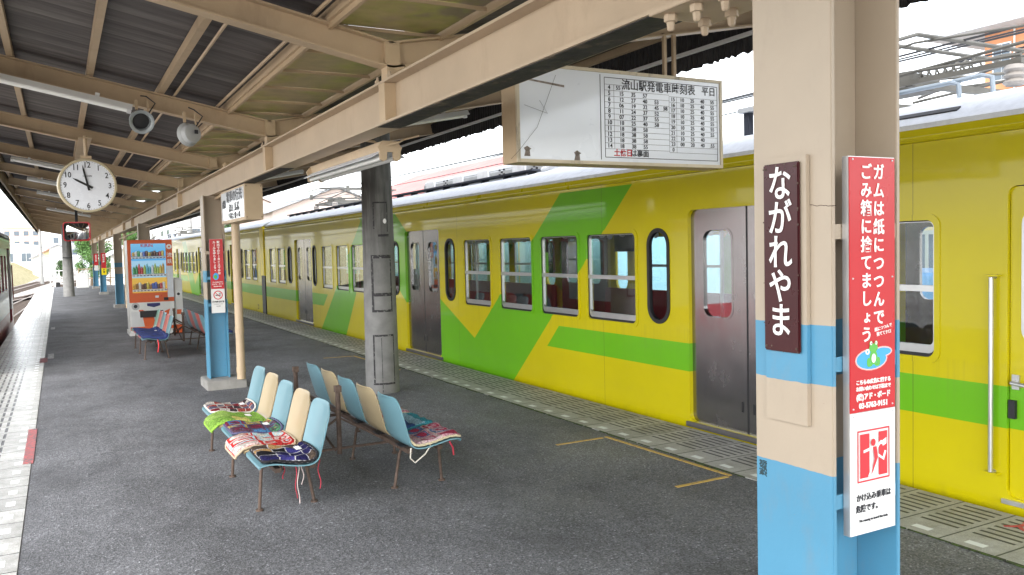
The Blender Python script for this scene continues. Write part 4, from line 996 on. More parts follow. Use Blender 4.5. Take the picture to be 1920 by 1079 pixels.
for z0, ids, h, rad in rows3:
    MB().box(VXa+.062, VXb-.117, VYf-.004, VYf+.02, z0-.045, z0-.004).build('price_shelf', M_white, vm)
    m = MB()
    for k in range(10): m.box(VXa+.085+k*.06, VXa+.118+k*.06, VYf-.007, VYf-.0045, z0-.036, z0-.022)
    m.build('button_row', mat('button_dark', (.05, .06, .15), .4, var=0), vm)
    for k, ci in enumerate(ids):
        hh = h*(1+.15*((k*7) % 3-1)); x = VXa+.10+k*.0465
        m = MB(); pr2 = [(rad*.8, 0), (rad, .004), (rad, hh*.7), (rad*(.45 if h > .15 else .85), hh*.93), (rad*.4 if h > .15 else rad*.8, hh)]
        m.lathe(pr2, (x, VYf-.002+rad*.0+.0, z0), n=10); m.build('drink_can', cmat(ci), vm, smooth=True)
MB().box(VXa+.062, VXb-.117, VYf-.012, VYf-.0095, .80, 1.73).build('display_glass', M_glass, vm) if False else None
m = MB(); F = fr_face((VXa, VYf-.0155, 0), (1, 0, 0), (0, 0, 1)); F2 = fr_face((VXa, VYf+.0070, 0), (1, 0, 0), (0, 0, 1)); glyphs(m, 'KIRIN', .34, 1.69, .085, F2, .02); m.build('brand_lettering', M_redink, vm)
m = MB(); ring(m, w-.055, 1.665, .018, .048, F, .001); glyphs(m, '流', w-.055, 1.50, .095, F, .01); glyphs(m, '鉄', w-.055, 1.38, .095, F, .01); m.build('lettering', M_letter, vm)
MB().box(VXb-.112, VXb-.002, VYf-.019, VYf-.016, .70, 1.30).build('poster_strip', M_whitew, vm)
MB().box(VXa+.45, VXa+.51, VYf-.03, VYf-.0145, .70, .74).build('coin_slot', M_alu, vm)
m = MB(); disc(m, .56, .73, .012, .012, F, .002); m.build('red_button', M_redink, vm)
MB().box(VXa+.60, VXa+.68, VYf-.03, VYf-.0145, .645, .70).build('card_reader', M_dark, vm)
# bin beside
vb = root('can_bin', (2.02, 17.5, 0), 'slim white recycling bin with orange foot attached right of the drinks machine', 'bin')
MB().box(1.945, 2.09, VYf+.05, VYb, .16, 1.05).build('body', M_cab, vb, bevel=.01); MB().box(1.945, 2.09, VYf+.055, VYb, 0, .159).build('foot', M_orange, vb)
F = fr_face((1.945, VYf+.049, 0), (1, 0, 0), (0, 0, 1)); m = MB(); ring(m, .072, .75, .028, .06, F); m.build('opening_ring', M_alu, vb); m = MB(); disc(m, .072, .75, .028, .028, F); m.build('opening', M_dark, vb)
m = MB(); poly(m, [(.03, .36), (.115, .36), (.115, .45), (.03, .45)], F); m.build('orange_label', M_orange, vb)
# ------------------------------------------------------------------ trains
Y_ = (.57, .485, .0); G_ = (.145, .44, .008); TXs = 4.53
def livery(y_base, flip, polys):
    t = NT('yellow_green_train_paint'); v = t.coord(); x, y, z = t.sep(v)
    # coordinates relative to car empty -> unflipped world y, z
    yw = t.math('ADD', y, y_base) if not flip else t.math('SUBTRACT', flip, t.math('ADD', y, y_base))
    zw = t.math('ADD', z, -1.1)
    tot = None
    for P in polys:
        cxp = sum(p[0] for p in P)/len(P); czp = sum(p[1] for p in P)/len(P); m = None
        for (a, b), (c, d) in zip(P, P[1:]+P[:1]):
            nx, nz = (d-b), -(c-a); L = math.hypot(nx, nz); nx /= L; nz /= L; off = nx*a+nz*b
            if nx*cxp+nz*czp < off: nx, nz, off = -nx, -nz, -off
            e = t.math('SUBTRACT', t.math('ADD', t.math('MULTIPLY', yw, nx), t.math('MULTIPLY', zw, nz)), off)
            m = e if m is None else t.math('MINIMUM', m, e)
        tot = m if tot is None else t.math('MAXIMUM', tot, m)
    g_ = t.math('GREATER_THAN', tot, 0)
    cc = t.mix(g_, Y_, G_); cc = t.mix(1, cc, t.ramp(t.noise(v, 1.5, 5), [(.3, .95), (.7, 1.03)]), 'MULTIPLY')
    str_ = t.noise(t.mapv(v, (1, 9, .5)), 5, 5, .7); cc = t.mix(t.ramp(str_, [(.66, 0), (.85, .3)]), cc, (.25, .22, .08))
    sm_ = t.math('LESS_THAN', t.math('FRACT', t.math('DIVIDE', yw, 3.27)), .0016); cc = t.mix(t.math('MULTIPLY', sm_, .6), cc, (.08, .07, .02))
    gm = t.math('MULTIPLY', t.ramp(t.noise(t.mapv(v, (1, 3, 1.2)), 3, 6, .7), [(.42, 0), (.7, .55)]), t.ramp(t.math('MULTIPLY_ADD', zw, 1.0, .25), [(.02, 1), (.32, 0)])); cc = t.mix(gm, cc, (.14, .11, .05))
    sk = t.math('MULTIPLY', t.ramp(t.noise(t.mapv(v, (1, 14, .25)), 3, 5, .7), [(.5, 0), (.75, .22)]), t.ramp(zw, [(.35, 0), (.78, 1), (.80, 0)])); cc = t.mix(sk, cc, (.17, .15, .05))
    t.base(cc); t.b.inputs['Roughness'].default_value = .34; t.b.inputs['Coat Weight'].default_value = .45; t.b.inputs['Coat Roughness'].default_value = .05; t.b.inputs['Specular IOR Level'].default_value = .25
    t.bump(t.noise(t.mapv(v, (1, 1, .6)), 1.6, 2), .10, .05); return t.m
POLY = [[(9.886, -.04), (7.278, 2.035), (6.06, 2.035), (8.38, -.04)],
        [(9.364, .376), (10.41, 1.055), (10.41, -.04), (8.40, -.04)],
        [(13.75, 2.05), (12.04, 2.05), (11.2, 1.53), (11.2, .42)],
        [(16.35, -.06), (14.72, -.06), (12.95, 2.05), (13.62, 2.05)],
        [(7.354, .672), (7.60, .44), (1.1, .44), (1.1, .672)],
        [(15.79, .672), (16.10, .44), (21.4, .42), (21.4, .668)]]
WINS = [(8.88, 9.62), (7.89, 8.64), (6.97, 7.70), (6.03, 6.81), (15.42, 16.12), (14.43, 15.15), (13.52, 14.24), (12.58, 13.32), (19.11, 19.84), (20.06, 20.70), (3.13, 3.83)]
SLOTS = [(9.90, 10.19), (5.565, 5.845), (16.52, 16.78), (11.92, 12.2), (18.52, 18.86)]
DOORS = [(4.06, 5.32), (10.40, 11.66), (16.90, 18.25)]
WZ0, WZ1 = .785, 1.60
def yellow_car(flip, lab, simple=False):
    f = (lambda y: y) if not flip else (lambda y: flip-y)
    yr = lambda a, b: tuple(sorted((f(a), f(b))))
    yb = f(11.25); r = root('train_car', (5.93, yb, -1.1), lab, 'train', 'yellow and green train cars')
    paint = livery(yb, flip, POLY)
    # near side wall with real openings
    y0, y1 = yr(1.2, 21.2)
    holes = [rrect(*yr(a, b), WZ0, WZ1, .05) for a, b in WINS]+[rrect(*yr(a, b), .82, 1.62, .14, 8) for a, b in SLOTS]
    holes += [rrect(*yr(a, b), .03, 1.765, .06) for a, b in DOORS]
    if not flip: holes.append(rrect(1.98, 2.70, .06, 1.765, .05))
    for side in (0, 1):
        xs = TXs+.02 if side == 0 else 7.33-.02
        mb = MB(); plate(mb, [[(y0, -.22), (y1, -.22), (y1, 2.06), (y0, 2.06)]]+holes, .04, lambda a, b, c: Vector((xs+c, a, b)))
        mb.build('side_wall', paint, r)
    # raised rims round windows
    for a, b in WINS:
        mb = MB(); a, b = yr(a, b); plate(mb, [rrect(a-.035, b+.035, WZ0-.035, WZ1+.035, .07), rrect(a+.0005, b-.0005, WZ0+.0005, WZ1-.0005, .05)], .006, lambda p, q, c: Vector((TXs-.0035+c, p, q)))
        mb.build('window_rim', paint, r)
    for a, b in WINS:
        a, b = yr(a, b)
        for side in ((0, 1)):
            xx = TXs+.028 if side == 0 else 7.30
            fr = MB(); P = lambda p, q, c: Vector((xx+c, p, q)); s = .022
            plate(fr, [rrect(a, b, WZ0, WZ1, .045), rrect(a+s, b-s, WZ0+.07, WZ1-.012, .03)], .022, P)
            fr.box(xx-.018, xx+.010, a+.005, b-.005, 1.175, 1.212) if side == 0 else fr.box(xx-.01, xx+.01, a+.005, b-.005, 1.175, 1.212)
            o = fr.build('window', M_alu, r)
            MB().box(xx+.001, xx+.004, a+.01, b-.01, WZ0+.03, WZ1-.004).build('pane', M_glass, o)
            if side == 0: m = MB(); plate(m, [rrect(a+.0005, b-.0005, WZ0+.0005, WZ1-.0005, .05), rrect(a+.008, b-.008, WZ0+.02, WZ1-.008, .045)], .028, lambda p, q, c: Vector((xx-.002+c, p, q))); m.build('gasket', M_dark, o)
    for a, b in SLOTS:
        a, b = yr(a, b)
        m = MB(); plate(m, [rrect(a-.012, b+.012, .808, 1.632, .15, 8), rrect(a+.022, b-.022, .842, 1.598, .12, 8)], .034, lambda p, q, c: Vector((TXs+.008+c, p, q))); o = m.build('slot_window', M_dark, r)
        m = MB(); plate(m, [rrect(a+.015, b-.015, .835, 1.605, .12, 8)], .003, lambda p, q, c: Vector((TXs+.014+c, p, q))); m.build('pane', M_glass, o)
    for a, b in DOORS:
        a, b = yr(a, b); mid = (a+b)/2
        for side in (0, 1):
            xx = TXs+.05 if side == 0 else 7.28
            for (p0, p1) in ((a-.01, mid-.010), (mid+.010, b+.01)):
                m = MB(); cxm = (p0+p1)/2; hw = .165; sh = 0
                plate(m, [[(p0, .03), (p1, .03), (p1, 1.775), (p0, 1.775)], rrect(cxm-hw, cxm+hw, .90, 1.60, .085, 6)], .03, lambda p, q, c: Vector((xx+c, p, q)))
                o = m.build('door', M_steel, r)
                m = MB(); plate(m, [rrect(cxm-hw-.012, cxm+hw+.012, .888, 1.612, .095, 6), rrect(cxm-hw+.006, cxm+hw-.006, .906, 1.594, .08, 6)], .036, lambda p, q, c: Vector((xx+c, p, q))); m.build('window_rim', M_steel, o)
                MB().box(xx-.002, xx+.002, cxm-hw+.002, cxm+hw-.002, .91, 1.59).build('pane', M_glass, o)
                if side == 0:
                    s = 1 if p1 < mid else -1; e = (p1 if s > 0 else p0)-s*.05; MB().box(xx-.0185, xx-.0155, e-.010, e+.010, .19, .27).build('door_handle', M_dark, o)
            MB().box(xx-.012, xx+.012, mid-.0095, mid+.0095, .03, 1.775).build('door_seal', M_dark, r)
        MB().box(TXs-.018, TXs+.03, a-.05, b+.03, -.012, .028).build('door_sill', mat('sill_metal', (.16, .15, .15), .45, metal=.5), r)
        MB().box(TXs+.031, 7.27, a-.01, b+.01, 1.776, 1.80).build('door_header', M_int, r)
    # cab door and grab rail
    if not flip:
        m = MB(); plate(m, [[(1.975, .06), (2.695, .06), (2.695, 1.76), (1.975, 1.76)], rrect(2.08, 2.615, .93, 1.62, .07)], .03, lambda p, q, c: Vector((TXs+.034+c, p, q))); o = m.build('cab_door', paint, r)
        m = MB(); plate(m, [rrect(2.06, 2.635, .91, 1.64, .08), rrect(2.10, 2.595, .95, 1.60, .05)], .036, lambda p, q, c: Vector((TXs+.034+c, p, q))); m.build('window_rim', M_alu, o)
        MB().box(TXs+.032, TXs+.036, 2.09, 2.605, .94, 1.61).build('pane', M_glass, o)
        m = MB(); m.tube([(TXs+.01, 2.66, .70), (TXs-.03, 2.66, .70), (TXs-.03, 2.50, .685)], .011, 8); m.build('door_handle', M_alu, o)
        MB().box(TXs+.008, TXs+.018, 2.64, 2.68, .66, .74).build('handle_plate', M_alu, o)
        MB().box(TXs-.006, TXs+.016, 2.655, 2.69, .50, .60).build('lock_plate', M_dark, o)
        m = MB(); m.tube([(TXs+.005, 2.77, 1.27), (TXs-.035, 2.77, 1.27), (TXs-.035, 2.77, .19), (TXs+.005, 2.77, .19)], .0125, 10); m.build('grab_rail', M_alu, r, smooth=True)
        [MB().box(TXs-.045, TXs-.0005, 2.73, 2.81, q, q+.01).build('rail_bracket', paint, r) for q in (1.275, .177)]
        MB().box(TXs-.018, TXs+.03, 1.9, 2.72, .025, .05).build('door_sill', M_alu, r)
        MB().box(TXs+.06, 7.27, 3.00, 3.03, .0, 2.0).build('cab_partition', M_int, r)
        MB().box(TXs+.045, 7.2, 1.2, 1.24, .0, 2.1).build('end_wall', paint, r)
    else:
        MB().box(TXs+.045, 7.28, y1-.04, y1, .0, 2.1).build('end_wall', paint, r)
    # eaves: lip and cantrail
    yel = mat('train_yellow', Y_, .3, var=.04, scale=1.5, coat=.6)
    MB().extr([(TXs+.001, 2.0605), (TXs-.014, 2.066), (TXs-.022, 2.078), (TXs-.020, 2.092), (TXs-.006, 2.100), (TXs+.02, 2.104), (TXs+.05, 2.104), (TXs+.05, 2.0605)], y0, y1).build('rain_gutter', yel, r, smooth=True)
    MB().extr([(TXs+.022, 2.1045), (TXs+.034, 2.175), (TXs+.12, 2.175), (TXs+.12, 2.1045)], y0, y1).build('cantrail', yel, r)
    prof = [(4.558, 2.176), (4.62, 2.215), (4.70, 2.262), (4.82, 2.315), (5.0, 2.365), (5.25, 2.405), (5.6, 2.43), (5.93, 2.44)]
    prof = prof+[(11.86-x, z) for x, z in prof[::-1][1:]]
    MB().extr(prof+[(x, z-.03) for x, z in prof[::-1]], y0, y1).build('roof', mat('train_roof_white', (.80, .83, .88), .7, var=.1, scale=14, bump=.4, bscale=60, dirt=((.4, .42, .46), .4, 8)), r, smooth=True)
    # floor, ceiling, end wall, underframe
    MB().box(TXs+.045, 7.26, y0+.05, y1-.05, -.06, .0).build('floor', mat('cabin_floor', (.12, .10, .09), .5), r)
    MB().box(TXs+.045, 7.28, y0+.05, y1-.05, 2.0, 2.03).build('ceiling', mat('cabin_ceiling', (.6, .6, .58), .5), r)
    MB().box(TXs+.3, 7.0, y0+.3, y1-.3, -.80, -.23).build('underframe', M_dark, r)
    for yy in (y0+2.6, y0+4.7, y1-4.7, y1-2.6):
        for sx in (5.39, 6.46): MB().tube([(sx-.06, yy, -.66), (sx+.06, yy, -.66)], .40, 24).build('wheel', M_rust, r)
    # benches inside
    for seg in ((5.45, 10.3), (11.8, 16.8), (18.4, 20.9), (3.1, 3.95)):
        a, b = yr(*seg)
        for xs, sg in ((TXs+.05, 1), (7.25, -1)):
            m = MB(); m.box(*sorted((xs, xs+sg*.45)), a, b, .30, .42); m.box(*sorted((xs, xs+sg*.10)), a, b, .4205, .86 if sg < 0 else .78); m.build('cabin_bench', M_seatr, r, bevel=.02)
        m = MB()
        for q in (a+.02, b-.02):
            for x in (TXs+.5, 6.8): m.tube([(x, q, 0), (x, q, 2.0)], .016, 8)
        m.build('pole', M_alu, r)
        m = MB(); m.tube([(TXs+.35, a, 1.80), (TXs+.35, b, 1.80)], .014, 6); m.tube([(6.95, a, 1.80), (6.95, b, 1.80)], .014, 6); m.build('overhead_rail', M_alu, r)
        m = MB(); n = int((b-a)/.35)
        for k in range(n):
            for x in (TXs+.35, 6.95):
                yy = a+.2+k*.35; m.bar((x, yy, 1.79), (x, yy, 1.66), .012, .004); m.lathe([(.045, -.004), (.05, 0), (.045, .004)], (x, yy, 1.62), (0, 1, 0), 12)
        m.build('hanging_strap', M_white, r)
    m = MB()
    for yy in (f(9.2), f(7.35), f(14.8)): m.box(5.4, 5.404, yy-.22, yy+.22, 1.42, 1.78)
    m.build('hanging_poster', M_dark, r)
    return r
carA = yellow_car(None, 'near yellow and green train car filling the right of the platform')
# roof gear of the near car
M_gear = mat('roof_gear_grey', (.40, .42, .44), .5, var=.1, metal=.1); M_deck = mat('dark_deck', (.025, .03, .045), .5)
M_rubw = M_whitew
ac = MB().extr([(5.10, 2.37), (5.10, 2.50), (5.16, 2.565), (5.93, 2.60), (6.70, 2.565), (6.76, 2.50), (6.76, 2.37)], 8.55, 12.25); aco = ac.build('air_conditioner', M_gear, carA, bevel=.015)
for yy in (8.95, 9.95, 10.75, 11.75): MB().box(5.075, 5.0995, yy, yy+.34, 2.40, 2.53).build('vent_hood', M_whitew, aco, bevel=.01)
for yy in (8.68, 9.52, 11.3):
    m = MB()
    for i in range(3):
        for j in range(3):
            if (i+j) % 2 == 0: m.box(5.094, 5.0985, yy+i*.06, yy+i*.06+.045, 2.43+j*.03, 2.45+j*.03)
    m.build('vent_slot', M_dark, aco)
def walkway(y0, y1, x=4.93):
    m = MB().box(x-.02, x+.14, y0, y1, 2.385, 2.405); o = m.build('roof_walkway', M_deck, carA)
    yy = y0+.1
    while yy < y1: MB().box(x-.005, x+.10, yy, yy+.03, 2.34, 2.3845).build('support', M_deck, o); yy += .62
walkway(8.5, 13.3); walkway(14.5, 20.4); walkway(1.6, 4.9) if False else None
def panto(yc, parent, lift=0.0, flipy=1):
    fg = mat('pantograph_grey', (.12, .115, .10), .5, metal=.3, var=.2)
    m = MB(); z = 2.62
    for x in (5.35, 6.5):
        for yy in (yc-.75, yc+.75): MB().lathe([(.05, 0), (.07, .02), (.05, .04), (.07, .06), (.05, .08), (.07, .10), (.05, .13)], (x, yy, 2.44), n=12).build('insulator', mat('insulator_grey', (.26, .24, .22), .4), parent, smooth=True)
    m = MB()
    for x in (5.35, 6.5): m.bar((x, yc-.8, z-.03), (x, yc+.8, z-.03), .035)
    for yy in (yc-.75, yc+.75, yc): m.bar((5.35, yy, z-.03), (6.5, yy, z-.03), .05)
    m.build('pantograph_base', fg, parent)
    m = MB()
    for x in (5.42, 6.44):
        m.tube([(x, yc-.75, z+.02), (x+.04, yc+1.45*flipy, z+.12+lift)], .012, 8); m.tube([(x, yc+.75, z+.02), (x+.04, yc-1.45*flipy, z+.12+lift)], .012, 8)
        m.tube([(x+.04, yc+1.45*flipy, z+.13+lift), (x, yc, z+.24+lift)], .009, 8); m.tube([(x+.04, yc-1.45*flipy, z+.13+lift), (x, yc, z+.24+lift)], .009, 8)
    for yy in (yc+1.45, yc-1.45): m.tube([(5.42, yy, z+.12+lift), (6.5, yy, z+.12+lift)], .016, 8); m.box(5.40, 5.46, yy-.03, yy+.03, z+.08+lift, z+.20+lift)
    m.tube([(5.42, yc-1.45, z+.12+lift), (6.44, yc+.7, z+.05)], .012, 6); m.tube([(5.42, yc+1.45, z+.12+lift), (6.44, yc-.7, z+.05)], .012, 6)
    m.build('pantograph_arm', fg, parent, smooth=True)
    m = MB(); 
    for yy in (yc-.14, yc+.14): m.tube([(5.0, yy, z+.18+lift), (5.25, yy, z+.25+lift), (6.6, yy, z+.25+lift), (6.86, yy, z+.18+lift)], .016, 6)
    m.build('pantograph_head', fg, parent)
    m = MB(); pts = [(5.60+.045*math.cos(k*.9), yc-.35+k*.009, z+.05+.045*math.sin(k*.9)) for k in range(80)]; m.tube(pts, .008, 5)
    m.box(5.55, 5.85, yc+.1, yc+.5, z-.04, z+.08); m.lathe([(.07, -.12), (.09, -.10), (.09, .12), (.06, .14)], (5.70, yc+.62, z+.04), (0, 1, 0), 14); m.build('pantograph_spring', fg, parent)
panto(3.9, carA, .02); panto(18.6, carA, .05)
m = MB().box(5.02, 5.62, 4.35, 5.25, 2.56, 2.60); o = m.build('roof_table', M_gear, carA); m = MB()
for x in (5.05, 5.55):
    for yy in (4.40, 5.15): MB().box(x, x+.05, yy, yy+.06, 2.33, 2.5595).build('support', M_deck, o)
m = MB(); m.tube([(5.05, 5.0, 2.46), (5.05, 3.9, 2.475), (5.08, 3.40, 2.485), (5.10, 3.36, 2.47), (5.10, 3.35, 2.36)], .016, 8); m.tube([(5.10, 3.5, 2.487), (5.12, 3.22, 2.50), (5.13, 3.16, 2.48), (5.13, 3.15, 2.36)], .016, 8); m.build('roof_pipe', mat('pipe_bluegrey', (.25, .30, .35), .4), carA, smooth=True)
MB().box(5.0, 5.05, 3.75, 3.87, 2.34, 2.46).build('pipe_clamp', M_dark, carA)
MB().obox((4.665, 3.38, 2.245), (0, 1, 0), (.07, 0, .045), (-.045, 0, .07), .62, .045, .012).build('roof_vent', M_dark, carA)
MB().box(5.2, 5.75, 6.0, 7.6, 2.40, 2.60).build('roof_box', M_whitew, carA, bevel=.02); MB().tube([(5.0, 8.4, 2.39), (5.05, 7.7, 2.45), (5.10, 6.9, 2.50), (5.15, 6.3, 2.49), (5.15, 6.1, 2.42)], .03, 8).build('roof_pipe', M_whitew, carA, smooth=True)
# gangway cover at the gap
MB().box(TXs-.025, TXs+.03, 21.25, 21.68, .93, 2.13).build('gap_cover', M_yelb, carA, bevel=.01)
MB().box(TXs-.015, TXs+.05, 21.25, 21.62, -.15, .925).build('gap_bellows', M_dark, carA)
MB().box(5.2, 6.6, 21.2, 21.7, .0, 2.0).build('gangway', M_dark, carA)
m = MB(); F = fr_face((TXs-.0005, 20.95, 0), (0, -1, 0), (0, 0, 1))
carB = yellow_car(42.9, 'middle yellow and green train car beyond the bright yellow gap cover')
carC = copy_tree(carA, (0, 41.4, 0), 'farthest yellow and green train car seen past the drinks machine')
# car number
m = MB(); F = fr_face((TXs-.0005, 22.2, .10), (0, -1, 0), (0, 0, 1)); glyphs(m, '22', 0, .0, .18, F); glyphs(m, '5', -.25, -.12, .10, F); m.build('car_number', M_ink, carB)
# red and white train on the left track
def red_train():
    xs = -1.02; r = root('red_train', (-2.4, 14.5, -1.1), 'white train with red stripes and red doors at the left edge', 'train')
    y0, y1 = 12.4, 24.1
    rp = NT('white_red_livery'); v = rp.coord(); x, y, z = rp.sep(v); zw = rp.math('ADD', z, -1.1)
    red = rp.math('MAXIMUM', rp.math('MULTIPLY', rp.math('GREATER_THAN', zw, 1.72), rp.math('LESS_THAN', zw, 1.90)), rp.math('LESS_THAN', zw, .3))
    rp.base(rp.mix(red, (.42, .42, .42), (.32, .02, .03))); rp.b.inputs['Roughness'].default_value = .3; rp.b.inputs['Coat Weight'].default_value = .5
    wins = []; y = y0+1.0; doors = [(22.2, 23.3), (16.0, 17.2)]
    wins = [(20.9, 21.7), (19.7, 20.6), (18.5, 19.4), (14.6, 15.5), (13.3, 14.2)]
    holes = [rrect(a, b, .8, 1.6, .06) for a, b in wins]+[rrect(a, b, .03, 1.75, .05) for a, b in doors]
    m = MB(); plate(m, [[(y0, -.25), (y1-.25, -.25), (y1-.25, 2.0), (y0, 2.0)]]+holes, .04, lambda a, b, c: Vector((xs-.02+c, a, b))); m.build('side_wall', rp.m, r)
    for a, b in doors:
        for p, q in ((a, (a+b)/2-.01), ((a+b)/2+.01, b)):
            m = MB(); cx = (p+q)/2; plate(m, [[(p-.01, .03), (q, .03), (q, 1.76), (p-.01, 1.76)], rrect(cx-.16, cx+.16, .85, 1.6, .06)], .03, lambda a, b, c: Vector((xs-.06+c, a, b))); o = m.build('door', mat('dark_red_door', (.26, .012, .02), .3, coat=.4), r)
            MB().box(xs-.062, xs-.058, cx-.16, cx+.16, .85, 1.6).build('pane', M_gdark, o)
    for a, b in wins:
        m = MB(); plate(m, [rrect(a, b, .8, 1.6, .06), rrect(a+.03, b-.03, .83, 1.57, .04)], .05, lambda p, q, c: Vector((xs-.025+c, p, q))); o = m.build('window', mat('dark_red_door', (.26, .012, .02), .3), r)
        MB().box(xs-.03, xs-.027, a+.01, b-.01, .81, 1.59).build('pane', M_gdark, o)
    MB().box(-3.8, xs-.1, y0, y0+.05, -.2, 2.0).build('end_wall', rp.m, r); MB().box(-3.82, -3.79, y0, y1-.25, -.25, 2.0).build('far_wall', rp.m, r)
    prof = [(xs, 1.99), (xs-.02, 2.06), (xs-.12, 2.14), (xs-.4, 2.24), (-2.4, 2.34), (-4.4-xs+.0, 2.24), (-3.72, 2.1), (-3.80, 1.99)]
    MB().extr(prof+[(x, z-.04) for x, z in prof[::-1]], y0, y1-.1).build('roof', M_whitew, r, smooth=True)
    MB().box(-3.8, xs-.05, y0+.1, y1-.3, -.06, 0).build('floor', M_dark, r); MB().box(-3.6, xs-.2, y0+.2, y1-.6, -.85, -.26).build('underframe', M_dark, r)
    # cab end, slightly tapered
    m = MB(); pts = [(-3.80, y1-.25), (xs, y1-.25), (xs-.14, y1), (-2.4, y1+.06), (-3.66, y1)]
    n = len(pts); m.add([(x, y, z) for z in (-.25, 1.99) for x, y in pts], [tuple(range(n))[::-1], tuple(range(n, 2*n))]+[(i, (i+1) % n, n+(i+1) % n, n+i) for i in range(n)]); m.build('cab_end', rp.m, r)
    MB().tube([(xs+.02, y1-.35, .55), (xs+.02, y1-.35, 1.35)], .014, 8).build('grab_rail', mat('dark_red_door', (.26, .012, .02), .3), r)
    for yy in (14.2, 16.3, 19.5, 21.6):
        for sx in (-2.93, -1.87): MB().tube([(sx-.06, yy, -.68), (sx+.06, yy, -.68)], .41, 24).build('wheel', M_rust, r)
    return r
red_train()
# light blue train on the next track over
def blue_train():
    xs = 8.1; r = root('blue_train', (9.4, 19, -1.1), 'pale blue train parked on the next track seen through the car windows', 'train')
    lb = mat('pale_blue_paint', (.42, .78, .92), .4, var=.04)
    y0, y1 = 11.6, 31.0; doors = [(14.6, 15.8), (20.6, 21.8), (26.6, 27.8)]; wins = [(12.2, 13.6), (16.4, 17.8), (18.3, 19.7), (22.4, 23.8), (24.2, 25.6), (28.4, 29.8)]
    m = MB(); plate(m, [[(y0, -.25), (y1, -.25), (y1, 2.1), (y0, 2.1)]]+[rrect(a, b, .95, 1.6, .06) for a, b in wins]+[rrect(a, b, .03, 1.75, .05) for a, b in doors], .04, lambda a, b, c: Vector((xs+c, a, b))); m.build('side_wall', lb, r)
    for a, b in doors:
        MB().box(xs+.04, xs+.06, a, b, .03, 1.75).build('door', lb, r); m = MB()
        for q in (a-.045, b+.005): m.box(xs-.026, xs-.021, q, q+.04, .03, 1.75)
        m.build('yellow_trim', M_yelb, r)
    for a, b in wins: MB().box(xs+.01, xs+.015, a, b, .95, 1.6).build('window', M_gdark, r)
    prof = [(xs-.02, 2.1), (xs+.1, 2.25), (xs+1.3, 2.45), (xs+2.5, 2.25), (xs+2.62, 2.1)]; MB().extr(prof, y0, y1).build('roof', M_whitew, r)
    MB().box(xs+.03, xs+2.6, y0, y0+.05, -.25, 2.1).build('end_wall', lb, r); MB().box(xs+2.58, xs+2.62, y0+.06, y1, -.25, 2.1).build('far_wall', lb, r); MB().box(xs+.1, xs+2.5, y0+.2, y1, -.9, -.26).build('underframe', M_dark, r)
blue_train()
# ------------------------------------------------------------------ surroundings
def house(x0, x1, y0, y1, zb, zt, ridge, wall, roofc, lab, name='house', wins=(), axis='y', over=.4, cat='house'):
    r = root(name, ((x0+x1)/2, (y0+y1)/2, zb), lab, cat)
    if axis == 'y': MB().extr([(x0, zb), (x1, zb), (x1, zt), ((x0+x1)/2, zt+ridge*.97), (x0, zt)], y0, y1).build('wall', wall, r)
    else: m = MB(); m.extr([(y0, zb), (y1, zb), (y1, zt), ((y0+y1)/2, zt+ridge*.97), (y0, zt)], x0, x1); m.v = [Vector((v.y, v.x, v.z)) for v in m.v]; m.build('wall', wall, r)
    if axis == 'y':
        xm = (x0+x1)/2; pf = [(x0-over, zt-.1), (xm, zt+ridge), (x1+over, zt-.1), (x1+over, zt+.05), (xm, zt+ridge+.15), (x0-over, zt+.05)]
        MB().extr(pf, y0-over, y1+over).build('roof', roofc, r)
    else:
        ym = (y0+y1)/2; pf = [(y0-over, zt-.1), (ym, zt+ridge), (y1+over, zt-.1), (y1+over, zt+.05), (ym, zt+ridge+.15), (y0-over, zt+.05)]
        m = MB(); m.extr(pf, x0-over, x1+over); m.v = [Vector((v.y, v.x, v.z)) for v in m.v]; m.build('roof', roofc, r)
    for (side, a, b, c, d) in wins:
        if side == 'w': m = MB().box(x0-.05, x0-.01, a, b, c, d); p_ = MB().box(x0-.06, x0-.051, a+.06, b-.06, c+.06, d-.06); q_ = MB().box(x0-.07, x0-.061, (a+b)/2-.03, (a+b)/2+.03, c+.06, d-.06)
        else: m = MB().box(a, b, y0-.05, y0-.01, c, d); p_ = MB().box(a+.06, b-.06, y0-.06, y0-.051, c+.06, d-.06); q_ = MB().box((a+b)/2-.03, (a+b)/2+.03, y0-.07, y0-.061, c+.06, d-.06)
        o = m.build('window', M_alu, r); p_.build('pane', mat('distant_glass', (.10, .13, .16), .1, var=.1), o); q_.build('mullion', M_alu, o)
    return r
def roofmat(name, col, sc=1.5, ax=1):
    t = NT(name); v = t.coord(); x, y, z = t.sep(v); s = t.math('FRACT', t.math('MULTIPLY', y if ax == 1 else x, sc)); c = t.mix(t.math('LESS_THAN', s, .15), col, col_shift(col, .6))
    c = t.mix(1, c, t.ramp(t.noise(v, .8, 6), [(.3, .8), (.7, 1.15)]), 'MULTIPLY'); t.base(c); t.b.inputs['Roughness'].default_value = .6; return t.m
M_wy = mat('pale_yellow_wall', (.70, .60, .36), .7); M_ww = mat('white_wall', (.70, .70, .68), .7, var=.05, scale=1); M_wo = mat('orange_wall', (.58, .25, .12), .7, var=.08, scale=2); M_wg = mat('grey_wall', (.42, .42, .42), .7); M_wp2 = mat('pinkish_wall', (.60, .50, .45), .7, var=.1)
house(11.6, 17.5, 6.9, 11.4, -1.3, 2.0, 1.3, M_wy, roofmat('grey_tile_roof', (.16, .17, .18), 3), 'pale yellow house seen through the train door windows', wins=(('w', 7.6, 8.6, .5, 1.6), ('w', 9.7, 10.5, .6, 1.7)))
house(13, 20, 1.0, 6.2, -1.3, 1.9, .9, M_ww, roofmat('pale_roof', (.4, .4, .42), 3), 'white low building seen through the rear train window', 'building', wins=(('w', 2.0, 3.4, .2, 1.3), ('w', 4.1, 5.5, .2, 1.3)), cat='building')
